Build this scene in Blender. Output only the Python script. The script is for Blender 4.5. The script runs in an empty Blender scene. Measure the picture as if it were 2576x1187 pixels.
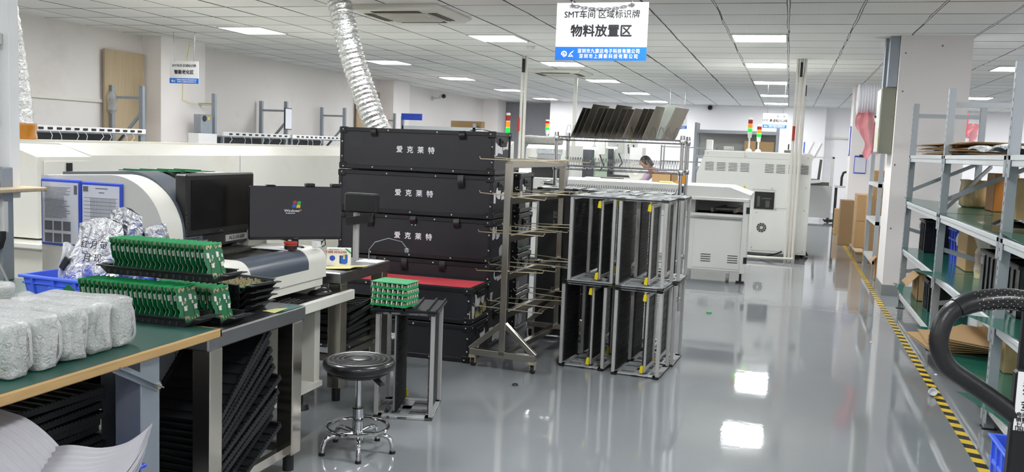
import bpy, bmesh, math, random
from mathutils import Matrix, Vector, Euler
R = math.radians
PI = math.pi
sc = bpy.context.scene
COL = sc.collection
random.seed(7)

# ------------------------------------------------------------------ camera, world, exposure
cam_d = bpy.data.cameras.new('camera')
cam_d.sensor_fit = 'HORIZONTAL'; cam_d.sensor_width = 36.0
cam_d.lens = 2274.65 * 36.0 / 2576.0
cam_d.clip_start = 0.05; cam_d.clip_end = 200
cam = bpy.data.objects.new('camera', cam_d); COL.objects.link(cam)
yaw, pitch, roll = -0.292161702, -0.0997283746, 0.0388860919
F = Vector((math.sin(yaw)*math.cos(pitch), math.cos(yaw)*math.cos(pitch), math.sin(pitch)))
r0 = Vector((math.cos(yaw), -math.sin(yaw), 0)); u0 = r0.cross(F)
rr = math.cos(roll)*r0 + math.sin(roll)*u0; uu = -math.sin(roll)*r0 + math.cos(roll)*u0
cam.matrix_world = Matrix(((rr.x, uu.x, -F.x, 0), (rr.y, uu.y, -F.y, 0), (rr.z, uu.z, -F.z, 1.5), (0, 0, 0, 1)))
sc.camera = cam
world = bpy.data.worlds.new('world'); sc.world = world; world.use_nodes = True
world.node_tree.nodes['Background'].inputs[0].default_value = (0.9, 0.95, 1.0, 1)
world.node_tree.nodes['Background'].inputs[1].default_value = 0.3
sc.view_settings.view_transform = 'Standard'; sc.view_settings.look = 'None'
sc.view_settings.gamma = 1.0; sc.view_settings.use_curve_mapping = False
sc.view_settings.exposure = 1.85
PANEL_POWER = 12.0
sc.cycles.max_bounces = 10; sc.cycles.diffuse_bounces = 8; sc.cycles.glossy_bounces = 4
sc.cycles.transparent_max_bounces = 12; sc.cycles.transmission_bounces = 4
sc.cycles.sample_clamp_indirect = 8.0
sc.cycles.caustics_reflective = False; sc.cycles.caustics_refractive = False

# ------------------------------------------------------------------ materials
def lin(h):
    h = h.lstrip('#'); out = []
    for i in (0, 2, 4):
        c = int(h[i:i+2], 16)/255
        out.append(c/12.92 if c <= 0.04045 else ((c+0.055)/1.055)**2.4)
    return (*out, 1.0)
class N:
    """node shorthand"""
    def __init__(s, m): s.t = m.node_tree
    def n(s, typ, **kw):
        nd = s.t.nodes.new(typ)
        for k, v in kw.items():
            if k.startswith('i_'):
                key = k[2:]; key = int(key) if key.isdigit() else key.replace('_', ' ')
                if hasattr(v, 'is_output'): s.t.links.new(v, nd.inputs[key])
                else: nd.inputs[key].default_value = v
            else: setattr(nd, k, v)
        return nd
    def math(s, op, a, b=0.0, c=None):
        nd = s.n('ShaderNodeMath', operation=op)
        for i, v in enumerate((a, b, c)):
            if v is None: continue
            if hasattr(v, 'is_output'): s.t.links.new(v, nd.inputs[i])
            else: nd.inputs[i].default_value = v
        return nd.outputs[0]
    def mix(s, fac, a, b):
        nd = s.n('ShaderNodeMix', data_type='RGBA')
        for i, v in ((0, fac), (6, a), (7, b)):
            if hasattr(v, 'is_output'): s.t.links.new(v, nd.inputs[i])
            else: nd.inputs[i].default_value = v
        return nd.outputs[2]
def mat(name, hexc, rough=0.5, metal=0.0, var=0.06, scale=6.0, bump=0.0, bscale=40.0, emit=None, strength=0.0, coat=0.0, dirt=None, dscale=3.0, dlo=0.55, dhi=0.7, stretch=None, alpha=1.0, aniso=0.0):
    m = bpy.data.materials.new(name); m.use_nodes = True
    g = N(m); b = m.node_tree.nodes['Principled BSDF']
    tc = g.n('ShaderNodeTexCoord').outputs['Object']
    if stretch:
        tc = g.n('ShaderNodeMapping', i_Vector=tc, i_Scale=stretch).outputs[0]
    c = lin(hexc)
    nz = g.n('ShaderNodeTexNoise', i_Vector=tc, i_Scale=scale, i_Detail=4.0).outputs[0]
    lo = tuple(max(0, x*(1-var)) for x in c[:3])+(1,); hi = tuple(min(1, x*(1+var)) for x in c[:3])+(1,)
    col = g.mix(nz, lo, hi)
    if dirt:
        dn = g.n('ShaderNodeTexNoise', i_Vector=tc, i_Scale=dscale, i_Detail=8.0, i_Roughness=0.65).outputs[0]
        mr = g.n('ShaderNodeMapRange', i_Value=dn, i_1=dlo, i_2=dhi).outputs[0]
        col = g.mix(mr, col, lin(dirt))
    m.node_tree.links.new(col, b.inputs['Base Color'])
    b.inputs['Roughness'].default_value = rough; b.inputs['Metallic'].default_value = metal
    if coat: b.inputs['Coat Weight'].default_value = coat; b.inputs['Coat Roughness'].default_value = 0.08
    if alpha < 1: b.inputs['Alpha'].default_value = alpha
    if bump:
        bn = g.n('ShaderNodeTexNoise', i_Vector=tc, i_Scale=bscale, i_Detail=3.0).outputs[0]
        bp = g.n('ShaderNodeBump', i_Height=bn, i_Strength=bump, i_Distance=0.01).outputs[0]
        m.node_tree.links.new(bp, b.inputs['Normal'])
    if emit:
        b.inputs['Emission Color'].default_value = lin(emit); b.inputs['Emission Strength'].default_value = strength
    m.diffuse_color = c
    return m
M = {}
def dm(k, *a, **kw): M[k] = mat(k, *a, **kw)
dm('wall', 'e2dedb', 0.85, var=0.03, scale=1.2, bump=0.05, dirt='d9d4d0', dscale=0.8)
dm('wall_far', 'f1f0f2', 0.85, var=0.02, scale=1.2)
dm('pillar_paint', 'f1ecea', 0.8, var=0.02, scale=1.5)
dm('skirting', '8d9192', 0.6, dirt='6c6c6c', dscale=9)
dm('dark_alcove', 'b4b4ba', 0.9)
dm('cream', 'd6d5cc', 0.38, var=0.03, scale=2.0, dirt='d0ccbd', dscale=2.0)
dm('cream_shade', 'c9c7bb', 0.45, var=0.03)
dm('white_machine', 'e6e7e2', 0.35, var=0.02, scale=2)
dm('grey_machine', 'b5b6b4', 0.45, var=0.03)
dm('seam', '3a3a3a', 0.7)
dm('slate', '4d545f', 0.28, var=0.04, coat=0.3)
dm('black_plastic', '141416', 0.45, var=0.1)
dm('black_gloss', '101012', 0.28, var=0.05)
dm('bezel', '1c1b1d', 0.38)
dm('screen', '0e0d0e', 0.22)
dm('screen_on', '252528', 0.25, emit='2a2a2e', strength=0.2)
dm('tray_black', '191a1d', 0.48, var=0.2, scale=14)
dm('case_black', '26262b', 0.42, var=0.12, scale=3, dirt='34343a', dscale=2.4, dlo=0.58, dhi=0.8, bump=0.03, bscale=90)
dm('case_edge', '1f1f22', 0.35, var=0.1)
dm('rivet', 'f0f0ee', 0.25, 0.3)
dm('white_print', 'f2f3f7', 0.6)
dm('black_print', '232327', 0.6)
dm('grey_print', '6d6d72', 0.7)
dm('paper', 'dcdde6', 0.75, var=0.03)
dm('paper_white', 'f0f0f0', 0.6, var=0.02)
dm('label_scrap', 'cfd0d2', 0.7, var=0.1, scale=30, dirt='a9a89c', dscale=20)
dm('label_stain', '9b9160', 0.6, var=0.25, scale=25, dirt='2a2824', dscale=18, dlo=0.5, dhi=0.56)
dm('green_tape', '2fa25c', 0.5)
dm('yellow', 'd9c512', 0.45)
dm('yellow_note', 'e8e39a', 0.7)
dm('manila', 'dcd28f', 0.75)
dm('red_foam', 'dd4a55', 0.7, var=0.08, scale=9, dirt='e8737a', dscale=6, stretch=(0.6, 8, 1))
dm('stainless', 'bdb8ae', 0.24, 1.0, var=0.12, scale=8, stretch=(1, 1, 0.1))
dm('stainless_top', '9a9b9d', 0.33, 1.0, var=0.1, scale=12)
dm('chrome', 'd4d4d6', 0.1, 1.0, var=0.03)
dm('chrome_wire', 'b9b9bb', 0.2, 1.0)
dm('rod_brass', 'cfc4a6', 0.3, 0.7)
dm('alu', 'bdbdba', 0.42, 0.55, var=0.04)
dm('alu_plate', 'b2b5b6', 0.4, 0.3, var=0.22, scale=14, dirt='55585a', dscale=9)
dm('galv', '9aa2aa', 0.42, 0.65, var=0.1, scale=9)
dm('shelf_grey', 'a3a9ae', 0.42, 0.25, var=0.05)
dm('shelf_light', 'd6dadc', 0.35, 0.2, var=0.04)
dm('shelf_mat', '1f6a5c', 0.22, var=0.08, scale=3, coat=0.4)
dm('mat_green', '2a5148', 0.35, var=0.1, scale=3)
dm('mat_teal', '17574e', 0.4)
dm('wood_edge', 'b0905f', 0.55, var=0.2, scale=9, stretch=(12, 0.7, 12))
dm('plywood', 'b3a184', 0.65, var=0.16, scale=3, stretch=(14, 14, 0.7))
dm('tan_board', 'b09a7c', 0.7, var=0.05)
dm('carton', 'b4946a', 0.8, var=0.06, scale=5)
dm('carton_dark', '8d7252', 0.82, var=0.08)
dm('carton_tape', 'c9ac7c', 0.25)
dm('carton_wrapped', 'ad9468', 0.22, var=0.25, scale=10, bump=0.4, bscale=16, stretch=(2.2, 2.2, 0.6), coat=0.5)
dm('orange_box', 'a8671c', 0.5, var=0.1)
dm('crate_blue', '4c70e8', 0.42, var=0.06)
dm('bin_blue', '2f50c8', 0.4)
dm('solder_mask', '11683f', 0.33, var=0.25, scale=35)
dm('board_edge', '1a9a58', 0.5, var=0.15, scale=60)
dm('board_rim', '84937f', 0.5, var=0.3, scale=60)
dm('component_white', 'd8d6d0', 0.5, var=0.1)
dm('component_tin', 'c2b694', 0.28, 0.6)
dm('component_dark', '1e2422', 0.5)
dm('foam_white', 'dcdce2', 0.7, var=0.03, bump=0.3, bscale=30)
dm('foam_sheet', 'a9a8ae', 0.75, var=0.03, scale=10)
dm('pink_film', 'ea7a88', 0.22, var=0.18, scale=8, bump=0.9, bscale=14, alpha=0.72)
dm('pink_card', 'd2656e', 0.45)
dm('leather_black', '17171a', 0.3, var=0.1, bump=0.06, bscale=160, coat=0.25)
dm('rubber', '1b1b1c', 0.55)
dm('grip_black', '1a1a1c', 0.36, var=0.1, bump=0.08, bscale=90)
dm('pale_metal', 'd3d3d0', 0.4, 0.1)
dm('elec_grey', '8b8b7e', 0.45, var=0.03)
dm('elec_door', 'c9cbc2', 0.4)
dm('pvc', 'dcdad3', 0.45)
dm('ac_white', 'd8d6cd', 0.5)
dm('ac_dark', '4a4436', 0.6)
dm('lilac_cloth', 'c9b3c8', 0.85)
dm('skin', 'd09f7f', 0.6)
dm('hair', '1d1612', 0.5)
dm('red_lens', 'a31a12', 0.25)
dm('amber_lens', 'e08a14', 0.25, emit='e08a14', strength=0.12)
dm('green_lens', '10c83a', 0.25, emit='08f030', strength=0.42)
dm('red_part', 'b0382a', 0.4)
dm('blue_part', '2b62c4', 0.4)
dm('lamp_glow', 'ffffff', 0.5, emit='fdfeff', strength=PANEL_POWER)
dm('amber_tape', 'b87718', 0.2, var=0.25, scale=12, bump=0.5, bscale=14, coat=0.6)
dm('sign_blue', '1f74d6', 0.4, var=0.02)
dm('plate_metal', 'aaa497', 0.4, 0.75, var=0.18, scale=5, dirt='615b50', dscale=2.5)
dm('plate_dark', '6b655b', 0.3, 0.8, var=0.3, scale=3, dirt='3a352e', dscale=3)
dm('plate_clear', 'cfd8cc', 0.3, var=0.1, alpha=0.7)
dm('fluff_grey', '9b9b97', 0.9, bump=0.9, bscale=60, var=0.3, scale=40)
dm('window_dark', 'a5a5ad', 0.3)
dm('curtain_dark', '4e5057', 0.25, var=0.4, scale=5, bump=0.5, bscale=10)
dm('conveyor_dark', '5f5d57', 0.35, 0.5, var=0.5, scale=40)
dm('green_lit_white', 'c5dcc0', 0.5)  # white machine paint with the greenish light on it put into the colour
dm('cable_grey', '9b9c98', 0.5)
dm('cable_black', '161616', 0.5)
dm('brush_orange', 'd08a16', 0.4)
dm('board_cork', '9c7f5a', 0.8)

def sheet_mat(name, hexc, rough, bump, bscale, metal=0.0, alpha=1.0, dist=0.02, vor=True, fleck=None):
    m = bpy.data.materials.new(name); m.use_nodes = True
    g = N(m); b = m.node_tree.nodes['Principled BSDF']
    tc = g.n('ShaderNodeTexCoord').outputs['Object']
    if vor: h = g.n('ShaderNodeTexVoronoi', i_Vector=tc, i_Scale=bscale).outputs[0]
    else: h = g.n('ShaderNodeTexNoise', i_Vector=tc, i_Scale=bscale, i_Detail=5.0, i_Distortion=1.2).outputs[0]
    nz = g.n('ShaderNodeTexNoise', i_Vector=tc, i_Scale=bscale*0.5, i_Detail=3.0).outputs[0]
    c = lin(hexc)
    col = g.mix(nz, tuple(x*0.75 for x in c[:3])+(1,), tuple(min(1, x*1.2) for x in c[:3])+(1,))
    if fleck:
        f2 = g.n('ShaderNodeTexNoise', i_Vector=tc, i_Scale=bscale*0.8, i_Detail=2.0).outputs[0]
        col = g.mix(g.n('ShaderNodeMapRange', i_Value=f2, i_1=0.58, i_2=0.66).outputs[0], col, lin(fleck))
    m.node_tree.links.new(col, b.inputs['Base Color'])
    b.inputs['Roughness'].default_value = rough; b.inputs['Metallic'].default_value = metal
    b.inputs['Alpha'].default_value = alpha
    m.node_tree.links.new(g.n('ShaderNodeBump', i_Height=h, i_Strength=bump, i_Distance=dist).outputs[0], b.inputs['Normal'])
    M[name] = m
sheet_mat('bubble_wrap', 'fcfdfd', 0.1, 1.0, 75, alpha=0.6, dist=0.012, vor=False)
sheet_mat('bubble_foil', 'd5dde0', 0.12, 0.9, 60, metal=0.5, dist=0.012)
sheet_mat('silver_bag', 'e6e7ee', 0.2, 1.0, 18, metal=0.8, dist=0.03, vor=False)
sheet_mat('clear_bag', 'e2e2e2', 0.15, 0.9, 22, alpha=0.4, vor=False)
sheet_mat('zip_bag', 'e8eaec', 0.25, 0.6, 20, alpha=0.8, vor=False)
sheet_mat('foil_duct', 'd4d6d4', 0.22, 0.95, 34, metal=0.92, dist=0.012, vor=False)
sheet_mat('packed_boards', '1f6b41', 0.4, 0.8, 60, fleck='c9bf96', dist=0.01)
sheet_mat('small_parts', '2d7a4c', 0.4, 0.8, 110, fleck='dcd6bc', dist=0.004)

def floor_mat():
    m = bpy.data.materials.new('epoxy_floor'); m.use_nodes = True
    g = N(m); b = m.node_tree.nodes['Principled BSDF']
    tc = g.n('ShaderNodeTexCoord').outputs['Object']
    n1 = g.n('ShaderNodeTexNoise', i_Vector=tc, i_Scale=0.7, i_Detail=5.0).outputs[0]
    col = g.mix(n1, lin('7f8387'), lin('8f9396'))
    n2 = g.n('ShaderNodeTexNoise', i_Vector=tc, i_Scale=7.0, i_Detail=8.0, i_Roughness=0.75).outputs[0]
    col = g.mix(g.n('ShaderNodeMapRange', i_Value=n2, i_1=0.62, i_2=0.72, i_4=0.25).outputs[0], col, lin('7d8184'))
    m.node_tree.links.new(col, b.inputs['Base Color'])
    n3 = g.n('ShaderNodeTexNoise', i_Vector=tc, i_Scale=1.6, i_Detail=6.0).outputs[0]
    m.node_tree.links.new(g.n('ShaderNodeMapRange', i_Value=n3, i_1=0.35, i_2=0.7, i_3=0.03, i_4=0.075).outputs[0], b.inputs['Roughness'])
    w = g.n('ShaderNodeTexNoise', i_Vector=g.n('ShaderNodeMapping', i_Vector=tc, i_Scale=(1.6, 4.5, 1.0)).outputs[0], i_Scale=1.0, i_Detail=2.5).outputs[0]
    w2 = g.n('ShaderNodeTexNoise', i_Vector=g.n('ShaderNodeMapping', i_Vector=tc, i_Scale=(1.0, 0.6, 1.0)).outputs[0], i_Scale=38.0, i_Detail=4.0, i_Roughness=0.6).outputs[0]
    b1 = g.n('ShaderNodeBump', i_Height=w, i_Strength=0.03, i_Distance=0.02).outputs[0]
    b2 = g.n('ShaderNodeBump', i_Height=w2, i_Strength=0.035, i_Distance=0.004, i_Normal=b1).outputs[0]
    m.node_tree.links.new(b2, b.inputs['Normal'])
    b.inputs['IOR'].default_value = 1.6
    M['floor'] = m
floor_mat()
def ceiling_mat():
    m = bpy.data.materials.new('ceiling_tiles'); m.use_nodes = True
    g = N(m); b = m.node_tree.nodes['Principled BSDF']
    tc = g.n('ShaderNodeTexCoord').outputs['Object']
    sep = g.n('ShaderNodeSeparateXYZ', i_Vector=tc)
    wob = g.n('ShaderNodeTexNoise', i_Vector=tc, i_Scale=1.3, i_Detail=2.0).outputs[0]
    wv = g.math('MULTIPLY', g.math('SUBTRACT', wob, 0.5), 0.035)
    x = g.math('DIVIDE', g.math('ADD', g.math('SUBTRACT', sep.outputs[0], CX0), wv), CPX)
    y = g.math('DIVIDE', g.math('ADD', g.math('SUBTRACT', sep.outputs[1], CY0), wv), CPY)
    fx = g.math('ABSOLUTE', g.math('SUBTRACT', x, g.math('ROUND', x)))
    fy = g.math('ABSOLUTE', g.math('SUBTRACT', y, g.math('ROUND', y)))
    gap = g.n('ShaderNodeTexNoise', i_Vector=tc, i_Scale=0.9, i_Detail=3.0).outputs[0]
    wid = g.n('ShaderNodeMapRange', i_Value=gap, i_1=0.4, i_2=0.75, i_3=0.011, i_4=0.026).outputs[0]
    lx = g.math('LESS_THAN', fx, g.math('MULTIPLY', wid, 1.15)); ly = g.math('LESS_THAN', fy, wid)
    cell = g.n('ShaderNodeCombineXYZ', i_X=g.math('FLOOR', x), i_Y=g.math('FLOOR', y)).outputs[0]
    wn = g.n('ShaderNodeTexWhiteNoise', i_Vector=cell).outputs[0]
    tile = g.mix(wn, lin('e4e5e2'), lin('eeeeeb'))
    wave = g.n('ShaderNodeTexWave', i_Vector=tc, i_Scale=7.0, i_Distortion=3.0)
    tile = g.mix(g.math('MULTIPLY', wave.outputs[1], 0.10), tile, lin('f4f4f1'))
    right = g.math('GREATER_THAN', sep.outputs[0], -1.2)
    thin = g.math('LESS_THAN', fx, g.math('MULTIPLY', wid, 0.5))
    linec = g.mix(g.math('MULTIPLY', g.math('MULTIPLY', right, thin), g.math('GREATER_THAN', gap, 0.45)), lin('4a4c4e'), lin('f4f4f4'))
    col = g.mix(lx, g.mix(ly, tile, lin('4e504f')), linec)
    m.node_tree.links.new(col, b.inputs['Base Color'])
    b.inputs['Roughness'].default_value = 0.75
    h = g.n('ShaderNodeTexNoise', i_Vector=tc, i_Scale=60.0, i_Detail=2.0).outputs[0]
    m.node_tree.links.new(g.n('ShaderNodeBump', i_Height=h, i_Strength=0.12, i_Distance=0.01).outputs[0], b.inputs['Normal'])
    M['ceiling'] = m
CX0, CPX, CY0, CPY = -0.09, 0.640, 9.90, 0.69
ceiling_mat()
def tape_mat():
    m = bpy.data.materials.new('hazard_tape'); m.use_nodes = True
    g = N(m); b = m.node_tree.nodes['Principled BSDF']
    sep = g.n('ShaderNodeSeparateXYZ', i_Vector=g.n('ShaderNodeTexCoord').outputs['Object'])
    v = g.math('FRACT', g.math('DIVIDE', g.math('ADD', sep.outputs[1], g.math('MULTIPLY', sep.outputs[0], 0.35)), 0.158))
    m.node_tree.links.new(g.mix(g.math('GREATER_THAN', v, 0.5), lin('232322'), lin('ecc83e')), b.inputs['Base Color'])
    b.inputs['Roughness'].default_value = 0.35
    M['hazard'] = m
tape_mat()
# ------------------------------------------------------------------ mesh collector
class MB:
    def __init__(s, m=None):
        s.v = []; s.f = []; s.mi = []; s.cur = 0; s.pc = []; s.m = m or Matrix.Identity(4)
    def add(s, vs, fs, mi=None):
        o = len(s.v); s.pc.append((o, len(s.f))); s.v += [tuple(s.m @ Vector(p)) for p in vs]
        s.f += [tuple(i+o for i in f) for f in fs]; s.mi += [s.cur if mi is None else mi]*len(fs)
        return s
    def box(s, a, b, bev=0.0, m=None, mi=None):
        a = [min(p, q) for p, q in zip(a, b)], [max(p, q) for p, q in zip(a, b)]
        lo, hi = a; T = m or Matrix.Identity(4)
        bev = min(bev, 0.45*min(h-l for l, h in zip(lo, hi)))
        if bev <= 0:
            vs = [(x, y, z) for x in (lo[0], hi[0]) for y in (lo[1], hi[1]) for z in (lo[2], hi[2])]
            fs = [(0, 1, 3, 2), (4, 6, 7, 5), (0, 4, 5, 1), (2, 3, 7, 6), (0, 2, 6, 4), (1, 5, 7, 3)]
            return s.add([T @ Vector(p) for p in vs], fs, mi)
        vs = []; ix = {}
        for cx in (0, 1):
            for cy in (0, 1):
                for cz in (0, 1):
                    c = (cx, cy, cz)
                    for ax in range(3):
                        p = [(lo[k]+bev if c[k] == 0 else hi[k]-bev) for k in range(3)]
                        p[ax] = lo[ax] if c[ax] == 0 else hi[ax]
                        ix[(c, ax)] = len(vs); vs.append(T @ Vector(p))
        fs = []
        for ax in range(3):
            o1, o2 = [k for k in range(3) if k != ax]
            for sd in (0, 1):
                q = []
                for (p1, p2) in ((0, 0), (1, 0), (1, 1), (0, 1)):
                    c = [0, 0, 0]; c[ax] = sd; c[o1] = p1; c[o2] = p2; q.append(ix[(tuple(c), ax)])
                fs.append(tuple(q))
            for p1 in (0, 1):
                for p2 in (0, 1):
                    c = [0, 0, 0]; c[o1] = p1; c[o2] = p2; c0 = list(c); c1 = list(c); c0[ax] = 0; c1[ax] = 1
                    c0 = tuple(c0); c1 = tuple(c1)
                    fs.append((ix[(c0, o1)], ix[(c1, o1)], ix[(c1, o2)], ix[(c0, o2)]))
        for cx in (0, 1):
            for cy in (0, 1):
                for cz in (0, 1):
                    c = (cx, cy, cz); fs.append((ix[(c, 0)], ix[(c, 1)], ix[(c, 2)]))
        return s.add(vs, fs, mi)
    def bar(s, p, q, w, h, up=(0, 0, 1), bev=0.0, mi=None):
        """rectangular bar from p to q; h along up, w across"""
        p = Vector(p); q = Vector(q); d = q-p; L = d.length; d.normalize(); u = Vector(up)
        if abs(d.dot(u)) > 0.98: u = Vector((0, 1, 0))
        x = d.cross(u).normalized(); u = x.cross(d).normalized()
        T = Matrix(((x.x, d.x, u.x, p.x), (x.y, d.y, u.y, p.y), (x.z, d.z, u.z, p.z), (0, 0, 0, 1)))
        return s.box((-w/2, 0, -h/2), (w/2, L, h/2), bev, T, mi)
    def cyl(s, p, q, r, r2=None, n=14, mi=None):
        p = Vector(p); q = Vector(q); d = (q-p).normalized(); r2 = r if r2 is None else r2
        u = d.orthogonal().normalized(); w = d.cross(u)
        vs = []
        for c, rad in ((p, r), (q, r2)):
            for k in range(n):
                a = 2*PI*k/n; vs.append(c+rad*(math.cos(a)*u+math.sin(a)*w))
        fs = [(k, (k+1) % n, n+(k+1) % n, n+k) for k in range(n)]+[tuple(range(n-1, -1, -1)), tuple(range(n, 2*n))]
        return s.add(vs, fs, mi)
    def tube(s, pts, r, n=8, closed=False, mi=None):
        P = [Vector(p) for p in pts]; k = len(P); rs = r if isinstance(r, (list, tuple)) else [r]*k
        vs = []; u = None
        for i in range(k):
            a = P[i-1] if (i > 0 or closed) else P[i]; b = P[(i+1) % k] if (i < k-1 or closed) else P[i]
            d = (b-a).normalized()
            if u is None: u = d.orthogonal().normalized()
            u = (u-d*u.dot(d)).normalized(); w = d.cross(u)
            for j in range(n):
                t = 2*PI*j/n; vs.append(P[i]+rs[i]*(math.cos(t)*u+math.sin(t)*w))
        fs = []
        for i in range(k if closed else k-1):
            a = i*n; b = ((i+1) % k)*n
            fs += [(a+j, a+(j+1) % n, b+(j+1) % n, b+j) for j in range(n)]
        if not closed: fs += [tuple(range(n-1, -1, -1)), tuple(range((k-1)*n, k*n))]
        return s.add(vs, fs, mi)
    def lathe(s, prof, n=36, c=(0, 0, 0), mi=None):
        vs = []
        for (r, z) in prof:
            for k in range(n):
                a = 2*PI*k/n; vs.append((c[0]+r*math.cos(a), c[1]+r*math.sin(a), c[2]+z))
        fs = []
        for i in range(len(prof)-1):
            for k in range(n):
                fs.append((i*n+k, i*n+(k+1) % n, (i+1)*n+(k+1) % n, (i+1)*n+k))
        fs += [tuple(range(n)), tuple(range((len(prof)-1)*n, len(prof)*n))]
        return s.add(vs, fs, mi)
    def prism(s, poly, ax, lo, hi, mi=None, side=None):
        """poly in the two other axes (in x,y,z order), swept along ax"""
        k = len(poly); vs = []
        for t in (lo, hi):
            for p in poly:
                q = list(p); q.insert(ax, t); vs.append(q)
        s.add(vs, [tuple(range(k)), tuple(range(k, 2*k))]+[(i, (i+1) % k, k+(i+1) % k, k+i) for i in range(k)], mi)
        if side is not None:
            for i in range(k): s.mi[-k+i] = side
        return s
    def grid(s, fn, nu, nv, mi=None):
        vs = [fn(i/nu, j/nv) for j in range(nv+1) for i in range(nu+1)]
        fs = [(j*(nu+1)+i, j*(nu+1)+i+1, (j+1)*(nu+1)+i+1, (j+1)*(nu+1)+i) for j in range(nv) for i in range(nu)]
        return s.add(vs, fs, mi)
    def slab(s, fn, nu, nv, th, mi=None):
        """a sheet with thickness th along -z of fn"""
        n = (nu+1)*(nv+1)
        top = [Vector(fn(i/nu, j/nv)) for j in range(nv+1) for i in range(nu+1)]
        t = th if isinstance(th, (tuple, list)) else (0, 0, -th)
        vs = top+[p+Vector(t) for p in top]; fs = []
        for j in range(nv):
            for i in range(nu):
                a = j*(nu+1)+i; q = (a, a+1, a+nu+2, a+nu+1); fs.append(q); fs.append(tuple(x+n for x in reversed(q)))
        rim = [i for i in range(nu+1)]+[j*(nu+1)+nu for j in range(1, nv+1)]+[nv*(nu+1)+i for i in range(nu-1, -1, -1)]+[j*(nu+1) for j in range(nv-1, 0, -1)]
        for a, b in zip(rim, rim[1:]+rim[:1]): fs.append((a, b, b+n, a+n))
        return s.add(vs, fs, mi)
    def mesh(s, name, mats, angle=35):
        me = bpy.data.meshes.new(name); me.from_pydata(s.v, [], s.f)
        for m in (mats if isinstance(mats, (list, tuple)) else [mats]): me.materials.append(M[m])
        me.polygons.foreach_set('material_index', s.mi)
        bm = bmesh.new(); bm.from_mesh(me); bmesh.ops.recalc_face_normals(bm, faces=bm.faces[:]); bm.to_mesh(me); bm.free()
        if angle:
            me.polygons.foreach_set('use_smooth', [True]*len(me.polygons)); me.set_sharp_from_angle(angle=R(angle))
        me.update()
        return me
    def build(s, name, mats, parent=None, world=True, angle=35):
        """world=True: coordinates are world ones and the parent has no rotation"""
        if world and parent is not None and parent.parent is None:
            o = parent.location; s.v = [(p[0]-o.x, p[1]-o.y, p[2]-o.z) for p in s.v]
        elif world and parent is not None:
            o = parent.parent.location; s.v = [(p[0]-o.x, p[1]-o.y, p[2]-o.z) for p in s.v]
        ob = bpy.data.objects.new(name, s.mesh(name, mats, angle)); COL.objects.link(ob)
        if parent is not None: ob.parent = parent
        return ob
def builds(mb, name, mats, parent, world=True):
    """every piece of the collector as a part of its own"""
    pc = mb.pc+[(len(mb.v), len(mb.f))]
    for (v0, f0), (v1, f1) in zip(pc, pc[1:]):
        q = MB(); q.v = mb.v[v0:v1]; q.f = [tuple(i-v0 for i in f) for f in mb.f[f0:f1]]; q.mi = mb.mi[f0:f1]
        q.build(name, mats, parent, world)
def tag(o, label, cat, group=None, kind=None):
    if label: o['label'] = label
    if cat: o['category'] = cat
    if group: o['group'] = group
    if kind: o['kind'] = kind
    return o
def thing(name, label, cat, loc=(0, 0, 0), rotz=0.0, group=None):
    o = bpy.data.objects.new(name, None); COL.objects.link(o); o.empty_display_size = 0.05
    o.location = loc; o.rotation_euler = (0, 0, rotz)
    return tag(o, label, cat, group)
def one(mb, name, mats, label, cat, group=None, loc=None, angle=35):
    """a thing that is one mesh; vertices given in world coordinates, origin moved to loc"""
    if loc is None:
        xs = [p[0] for p in mb.v]; ys = [p[1] for p in mb.v]; zs = [p[2] for p in mb.v]
        loc = ((min(xs)+max(xs))/2, (min(ys)+max(ys))/2, min(zs))
    mb.v = [(p[0]-loc[0], p[1]-loc[1], p[2]-loc[2]) for p in mb.v]
    o = mb.build(name, mats, None, angle=angle); o.location = loc
    return tag(o, label, cat, group)
def struct(name, mb, mats, angle=35, parent=None):
    o = mb.build(name, mats, parent, world=False, angle=angle); o['kind'] = 'structure'
    return o
KIDS = {}
def kids(o): return [c for c in bpy.data.objects if c.parent is o]
def dup(root, loc, rotz=None, label=None, group=None, cache={}):
    if root.name not in cache: cache[root.name] = [(c, kids(c)) for c in kids(root)]
    r = root.copy(); COL.objects.link(r); r.location = loc
    if rotz is not None: r.rotation_euler = (0, 0, rotz)
    if label: r['label'] = label
    if group: r['group'] = group
    for c, gs in cache[root.name]:
        k = c.copy(); COL.objects.link(k); k.parent = r
        for g_ in gs:
            d = g_.copy(); COL.objects.link(d); d.parent = k
    return r
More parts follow.
